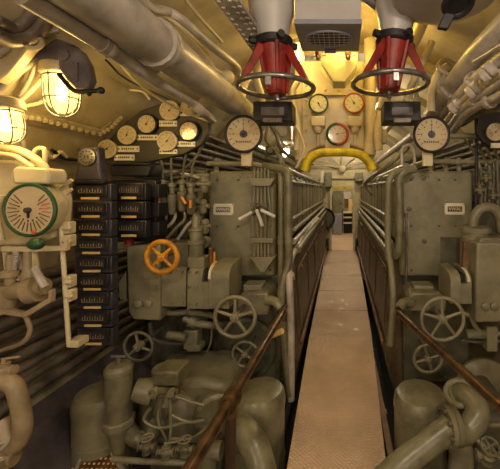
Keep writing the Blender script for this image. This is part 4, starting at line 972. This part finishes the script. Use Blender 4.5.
# ------------------------------------------------------------------ central column, gauges, funnel, padding
t = thing('instrument_casing', 'cream casing with small boxes and gauges above the walkway arch', 'casing', P(338, 165, 3.3))
build('casing_plate', B().pprism([(301, 60), (374, 60), (376, 150), (372, 165), (366, 152), (355, 146), (320, 146), (310, 152), (303, 165), (300, 150)], 3.3, .25), 'cream', t, .02)
build('side_post', B().cyl(P(299, 160, 3.32), P(299, 40, 3.32), .045), 'cream', t)
build('side_post', B().cyl(P(370, 155, 3.28), P(370, 40, 3.28), .06), 'cream', t)
for x in (318, 355):
    build('small_box', B().pbox(x-7, 116, x+7, 126, 3.2, .1), 'cream', t, .01)
    build('box_gland', B().lathe([(.03, -.06), (.045, -.03), (.045, .0)], P(x, 127, 3.25), (0, 0, 1), 12).cyl(P(x, 135, 3.25), P(x, 146, 3.26), .012), 'cream', t)
build('dial_bracket', B().pbox(325, 140, 350, 150, 3.24, .06), 'cream', t, .008)
build('casing_bolt', bolts(B(), [P(x, y, 3.3) for x in (306, 371) for y in (70, 85, 100, 115, 130, 143)]+[P(x, 90, 3.3) for x in (312, 325, 338, 350, 362)], (0, -1, 0), .014, .014), 'cream', t)
build('casing_rib', B().pbox(303, 93, 373, 95, 3.27, .04), 'cream', t)
gauge(P(318.5, 103.5, 3.22), S(9.5, 3.22), 'green-rimmed gauge on the cream casing', rim='green', ang=-60, ticks=8, face='dialy')
gauge(P(354, 103, 3.22), S(10, 3.22), 'orange-red-rimmed gauge on the cream casing', rim='gaugered', ang=120, ticks=8, face='dialy')
gauge(P(337.5, 134, 3.2), S(10.5, 3.2), 'gauge with a half green half red rim at the casing centre', rim='halves', ang=10, ticks=10, rimw=.16)
arch = [P(x, y, 3.14) for x, y in ((304.5, 171), (307, 162), (314, 155), (325, 152.5), (350, 152.5), (361, 155), (369, 162), (373, 170))]
t = thing('head_padding', 'yellow padded arch at head height over the walkway', 'padding', arch[0])
build('padding_roll', B().tube(arch, .04, 14).tube([p+V((0, .12, .01)) for p in arch], .04, 14), 'yellow', t)
t = thing('funnel', 'pale yellow funnel-shaped lamp shade below the ventilation duct', 'lamp shade', P(339, 82, 2.95))
build('funnel_cone', B().pprism([(320, 61), (358, 61), (357, 65), (345, 82), (333, 82), (321, 65)], 2.9, .2), 'dialy', t, .01)
build('funnel_top', B().pbox(321, 52, 358, 62, 2.95, .2), 'cream', t, .01)
build('funnel_knob', B().sph(P(336.5, 83, 2.95), .018), 'cream', t)
for x, lab in ((318, 'small tap with a cross handle left under the duct'), (348, 'small tap with a cross handle right under the duct')):
    t = thing('cross_tap', lab, 'tap', P(x, 60, 2.9), 'taps under the duct')
    build('tap_body', B().lathe([(.015, 0), (.028, .03), (.028, .08), (.018, .1)], P(x, 60, 2.85), (0, 0, 1), 10), 'brown', t)
    build('tap_handle', B().cyl(P(x-8, 57, 2.84), P(x+8, 55, 2.84), .007).cyl(P(x, 57, 2.78), P(x, 55, 2.9), .007), 'cream', t)
# upper arms and pipes beside the duct
pipe([P(360, -8, 2.2), P(372, 2, 2.2), P(386, 12, 2.2)], .035, 'violet-grey jointed arm reaching right from the duct', 'violet', name='arm', cat='arm')
tag(build('arm_knuckle', B().lathe([(.045, 0), (.05, .02), (.05, .06), (.03, .08)], P(384, 14, 2.18), (0, -1, .1), 16).cyl(P(380, 20, 2.15), P(386, 16, 2.15), .03), 'violet'), 'violet-grey knuckle at the end of the jointed arm', 'knuckle')
tag(build('dome', B().lathe([(0, 0), (.2, .01), (.27, .03), (.30, .07), (.31, .12), (.31, .3)], P(446, 6, 1.85), (0, 0, 1), 40), 'ventp'), 'round pale dome cut off by the top edge', 'dome')
t = thing('hatch_handle', 'black ring with a flat handle hanging under the pale dome', 'handle', P(458, 10, 1.7))
build('ring_body', B().ring(P(458, 4, 1.65), (0, -.5, -1), .065, .018, 28, 8).lathe([(.06, 0), (.06, .02)], P(458, 3, 1.66), (0, -.5, -1), 24), 'rubber', t)
build('grip', B().prism([P(445, 12, 1.66), P(456, 14, 1.66), P(448, 29, 1.66), P(438, 27, 1.66)], (0, .03, 0)), 'rubber', t, .006)
nm = [([(430, -5), (424, 18), (412, 45), (396, 62), (382, 110)], 2.7, .05, 'thick cream duct pipe curving down beside the right red valve', 'cream'),
      ([(432, 42), (424, 60), (412, 84), (406, 102)], 2.65, .03, 'cream pipe right of the right red valve', 'cream'),
      ([(419, 60), (416, 84), (418, 112), (424, 118)], 2.7, .022, 'thin yellowish pipe dropping to the big right gauge', 'cream'),
      ([(448, 66), (438, 74), (432, 92), (431, 112)], 2.75, .035, 'cream elbow above the big right gauge', 'cream'),
      ([(455, 78), (446, 74), (438, 66), (446, 60), (456, 66)], 2.7, .02, 'cream looped pipe above the big right gauge', 'cream'),
      ([(262, 58), (256, 76), (262, 100), (254, 116)], 2.8, .03, 'cream pipe behind the left red valve', 'cream'),
      ([(300, 78), (292, 96), (298, 128), (296, 150)], 3.1, .028, 'pale cream pipe left of the cream casing', 'cream'),
      ([(246, 112), (240, 96), (246, 76), (256, 66)], 3.0, .05, 'cream elbow where the exhaust pipe ends', 'cream'),
      ([(262, 120), (274, 130), (282, 150), (296, 160)], 3.4, .02, 'grey cable sagging beside the big left gauge', 'casing'),
      ([(268, 125), (266, 140), (276, 152), (286, 168)], 3.2, .014, 'thin grey cable behind the big left gauge', 'grey'),
      ([(293, 122), (300, 134), (304, 150), (296, 168)], 3.0, .012, 'thin cream cable left of the yellow arch', 'cream'),
      ([(376, 60), (384, 90), (378, 130), (379, 150)], 3.2, .04, 'cream pipe right of the cream casing', 'cream')]
for pts, Y, r, lab, mt in nm: pipe([P(x, y, Y) for x, y in pts], r, lab, mt)
for i, (x, y, w, h, Y, mt) in enumerate(((281, 108, 20, 14, 3.3, 'cream'), (283, 132, 16, 16, 3.5, 'cream'), (270, 150, 10, 8, 3.2, 'casing'), (382, 136, 10, 14, 3.4, 'cream'), (291, 57, 12, 10, 3.5, 'cream'))):
    lab = ['cream box with rounded corners between the left red valve and the casing', 'cream valve box above the small bright lamp', 'small grey box behind the big left gauge', 'cream box right of the casing, above the engine', 'cream box above the bright lamp beside the duct'][i]
    t = thing('equipment_box', lab, 'box', P(x, y+h/2, Y))
    build('box_body', B().pbox(x-w/2, y-h/2, x+w/2, y+h/2, Y, .14), mt, t, .012)
    build('box_cap', B().cyl(P(x, y, Y), P(x, y, Y-.04), S(w*.28, Y)).cyl(P(x-w*.3, y+h/2, Y+.05), P(x-w*.3, y+h/2+6, Y+.05), .014), mt, t)

# ------------------------------------------------------------------ right overhead pipe bundle
rb = [([(512, 18), (470, 62), (438, 106), (420, 126)], (1.9, 2.3, 2.9, 3.6), .075, 'fat pale pipe, uppermost of the bundle rising to the right', 'pale', (1.5,)),
      ([(512, 38), (484, 56), (474, 62)], (1.75, 2.0, 2.1), .012, 'thin bright rod beside the uppermost pipe of the bundle', 'pale', ()),
      ([(512, 52), (480, 76), (455, 100), (436, 122)], (1.9, 2.2, 2.6, 3.2), .045, 'pale pipe in the right bundle, below the fat one', 'pale', (1.2,)),
      ([(512, 66), (485, 84), (462, 102), (444, 124)], (1.9, 2.15, 2.5, 3.0), .03, 'medium pipe in the middle of the right bundle', 'cream', (1.0,)),
      ([(512, 76), (488, 92), (466, 106), (448, 128)], (1.85, 2.1, 2.4, 2.9), .026, 'slim pipe below the middle of the right bundle', 'pale', (1.6,)),
      ([(512, 90), (492, 100), (470, 110), (452, 132)], (1.85, 2.1, 2.4, 2.9), .032, 'lowest pale pipe of the right bundle', 'pale', (1.1,)),
      ([(512, 102), (495, 108), (478, 114), (462, 124)], (2.2, 2.4, 2.6, 2.9), .028, 'short pipe under the right bundle above the small dark board', 'casing', ()),
      ([(478, 136), (462, 136), (450, 136)], (2.7, 2.7, 2.7), .022, 'level grey pipe linking the big right gauge and the dark board', 'casing', ())]
for pts, Ys, r, lab, mt, fl in rb: pipe([P(x, y, Y) for (x, y), Y in zip(pts, Ys)], r, lab, mt, flanges=fl, n=14)
for i, (x, y, Y) in enumerate(((474, 90, 2.2), (456, 106, 2.5), (488, 72, 2.0))):
    c = P(x, y, Y)
    tag(build('pipe_coupling', B().lathe([(.03, -.05), (.05, -.04), (.05, -.01), (.035, 0), (.05, .01), (.05, .04), (.03, .05)], c, (.5, -.6, .5), 16), 'pale'), ['pale coupling on the middle of the right bundle', 'pale coupling at the lower end of the right bundle', 'pale coupling at the upper end of the right bundle'][i], 'coupling', 'couplings on the right bundle')
# dark diagonal racks behind the gauges (cable runs outboard of the engines)
for s, side in ((-1, 'left'), (1, 'right')):
    for i in range(6):
        z = 1.86+.075*i
        xw = math.sqrt(HR*HR-(z-HZ)**2)-.10
        pipe([V((s*xw, 2.95, z)), V((s*xw, 8.3, z))], .03, f'dark cable run along the {side} hull behind the gauges, {["lowest", "second up", "third up", "fourth up", "fifth up", "uppermost"][i]}', 'hullpipe', group=f'cable runs along the {side} hull')
# ceiling pipes down the corridor
for i, (x, z, r, mt) in enumerate(((-.75, 2.25, .05, 'cream'), (-.6, 2.45, .035, 'cream'), (-.45, 2.6, .03, 'pale'), (.45, 2.6, .035, 'cream'), (.62, 2.42, .04, 'cream'), (.8, 2.2, .05, 'pale'), (-.25, 2.75, .03, 'pale'), (.2, 2.75, .03, 'cream'), (-1.0, 2.1, .06, 'casing'), (1.05, 2.05, .05, 'casing'))):
    pipe([V((x, 3.65, z)), V((x*1.02, 6.0, z+.02)), V((x, 8.5, z))], r, ['cream pipe under the corridor ceiling, outer left', 'cream pipe under the corridor ceiling, mid left', 'pale pipe under the corridor ceiling, inner left', 'cream pipe under the corridor ceiling, inner right', 'cream pipe under the corridor ceiling, mid right', 'pale pipe under the corridor ceiling, outer right', 'pale pipe at the very top of the corridor, left of centre', 'cream pipe at the very top of the corridor, right of centre', 'grey pipe low over the left engine', 'grey pipe low over the right engine'][i], mt)

# ------------------------------------------------------------------ far bulkhead fittings
def far(name, x0, y0, x1, y1, Y, D, mat, label, cat, bev=.01):
    return tag(build(name, B().pbox(x0, y0, x1, y1, Y, D), mat, None, bev), label, cat)
far('door_padding', 332.5, 186.8, 352.5, 189.3, 8.45, .12, 'yellow', 'yellow strip over the far doorway', 'padding')
far('equipment_box', 325, 172.5, 331.5, 187, 8.3, .25, 'casing', 'grey box left of the far doorway top', 'box')
far('equipment_box', 355, 172.5, 363, 181, 8.3, .25, 'casing', 'grey box right of the far doorway top', 'box')
far('tube_light', 320.3, 171, 323.5, 183, 8.0, .1, 'plate', 'upright pale panel left of the far doorway', 'panel')
far('electrical_cabinet', 333, 191, 343, 231, 12.3, .6, 'casing', 'tall grey cabinet beyond the far doorway', 'cabinet')
far('machine_block', 333, 214, 342, 234, 11.6, .5, 'ventf', 'bluish machine below the grey cabinet beyond the doorway', 'machine')
far('bright_panel', 344, 192, 351, 199, 12.6, .1, 'white', 'bright white equipment seen high through the doorway', 'equipment')
far('brown_post', 348.5, 199, 352.5, 212, 12.2, .2, 'label', 'tan post beyond the doorway behind the steps', 'post')
t = thing('steps', 'dark steps rising beyond the far doorway', 'steps', P(348, 229, 11.9))
for i, y in enumerate((212, 217, 222.5)):
    build('tread', B().pbox(343.5, y, 352, y+1.2, 11.7+.0*i, .25), 'plate', t)
build('stair_back', B().pbox(343.5, 212, 352, 233, 11.95, .1), 'rubber', t)
t = thing('round_hatch', 'dark round wheel edge at the left foot of the far doorway', 'hatch', P(330, 225, 8.4))
build('hatch_ring', B().ring(V((-.42, 8.35, .85)), (.5, -1, 0), .24, .03, 28, 8), 'rubber', t)
build('hatch_disc', B().lathe([(.22, 0), (.22, .03)], V((-.42, 8.38, .85)), (.5, -1, 0), 24), 'grey2', t)
for i in range(9):
    a = i*PI/8; p0 = V((.01+.1*math.cos(a), 8.5, 2.15)); p1 = V((.01+.85*math.cos(a), 8.5, 2.0+.45*math.sin(a)))
    if i in (0, 8): continue
    pipe([p0, p0.lerp(p1, .5)+V((0, -.05, .04)), p1], .014, f'thin cream pipe fanning out above the far doorway, {["", "first from the right", "second from the right", "third from the right", "straight up in the middle", "third from the left", "second from the left", "first from the left"][i]}', 'cream', group='pipes fanning above the far doorway')
tag(build('distributor', B().lathe([(.09, 0), (.09, .05), (.05, .08)], V((.01, 8.5, 2.12)), (0, -1, 0), 20), 'cream'), 'cream distributor disc above the far doorway', 'disc')
for s in (-1, 1):
    far('foot_block', 342+s*16-2.5, 240, 342+s*16+2.5, 251, 8.0, .3, 'rubber', f'dark block at the {"left" if s < 0 else "right"} foot of the far doorway', 'block')

# ------------------------------------------------------------------ lamps deeper in the room
cagelamp(P(298, 46, 3.0), .055, .2, 'bright cage lamp left of the duct behind the red valve', (0, 0, -1), power=14, col=WARM)
cagelamp(P(286, 150, 4.6), .05, .1, 'small bright white lamp above the left engine', (0, -.3, -1), 'bulbglass2', power=5, col=(1, .85, .6))
cagelamp(V((.02, 2.75, 2.95)), .06, .12, 'cage lamp on the ceiling behind the duct', (0, 0, -1), power=13, col=(1, .70, .22))
cagelamp(V((.43, 2.75, 2.93)), .06, .12, 'cage lamp on the ceiling behind the right red valve', (0, 0, -1), power=15, col=GOLD)
for i, (x, y) in enumerate(((.35, 4.4), (-.35, 5.9), (.35, 7.4))):  # unseen lamps added to brighten the corridor
    cagelamp(V((x, y, 2.75)), .06, .12, ['nearest added corridor fill lamp', 'middle added corridor fill lamp', 'farthest added corridor fill lamp'][i], (0, 0, -1), power=[48, 55, 60][i], col=(1, .82, .55))
cagelamp(V((.0, 10.6, 2.45)), .07, .12, 'ceiling lamp of the compartment beyond the doorway', (0, 0, -1), power=110, col=(1, .85, .65))
# unseen fill lamps added behind and above the viewer to brighten the foreground
for x, y, z, p, c_, lb in ((-.35, -.75, 2.75, 62, (1, .83, .68), 'added fill lamp above the walkway behind the viewer'), (.45, .15, 2.8, 95, (1, .83, .66), 'added fill lamp above the viewer'), (-1.2, -.9, 1.5, 42, (1, .84, .70), 'added fill lamp at shoulder height behind the viewer on the left'), (1.2, -.9, 1.5, 42, (1, .84, .70), 'added fill lamp at shoulder height behind the viewer on the right')):
    cagelamp(V((x, y, z)), .09, .15, lb, (0, 0, -1), power=p, col=c_)

w = bpy.data.worlds.new('world'); sc.world = w; w.use_nodes = True
w.node_tree.nodes['Background'].inputs[0].default_value = (.05, .045, .04, 1); w.node_tree.nodes['Background'].inputs[1].default_value = .2

cam = bpy.data.cameras.new('camera'); co = bpy.data.objects.new('camera', cam); COL.objects.link(co)
co.location = (0, 0, EYE); co.rotation_euler = (PI/2, 0, 0)
cam.sensor_width = 36; cam.lens = F/500*36; cam.shift_x = -(CX-250)/500; cam.shift_y = (CY-234.5)/500
cam.clip_start = .02
sc.camera = co
sc.view_settings.view_transform = 'Standard'; sc.view_settings.look = 'None'; sc.view_settings.gamma = 1
sc.view_settings.use_curve_mapping = False; sc.view_settings.exposure = 1.3
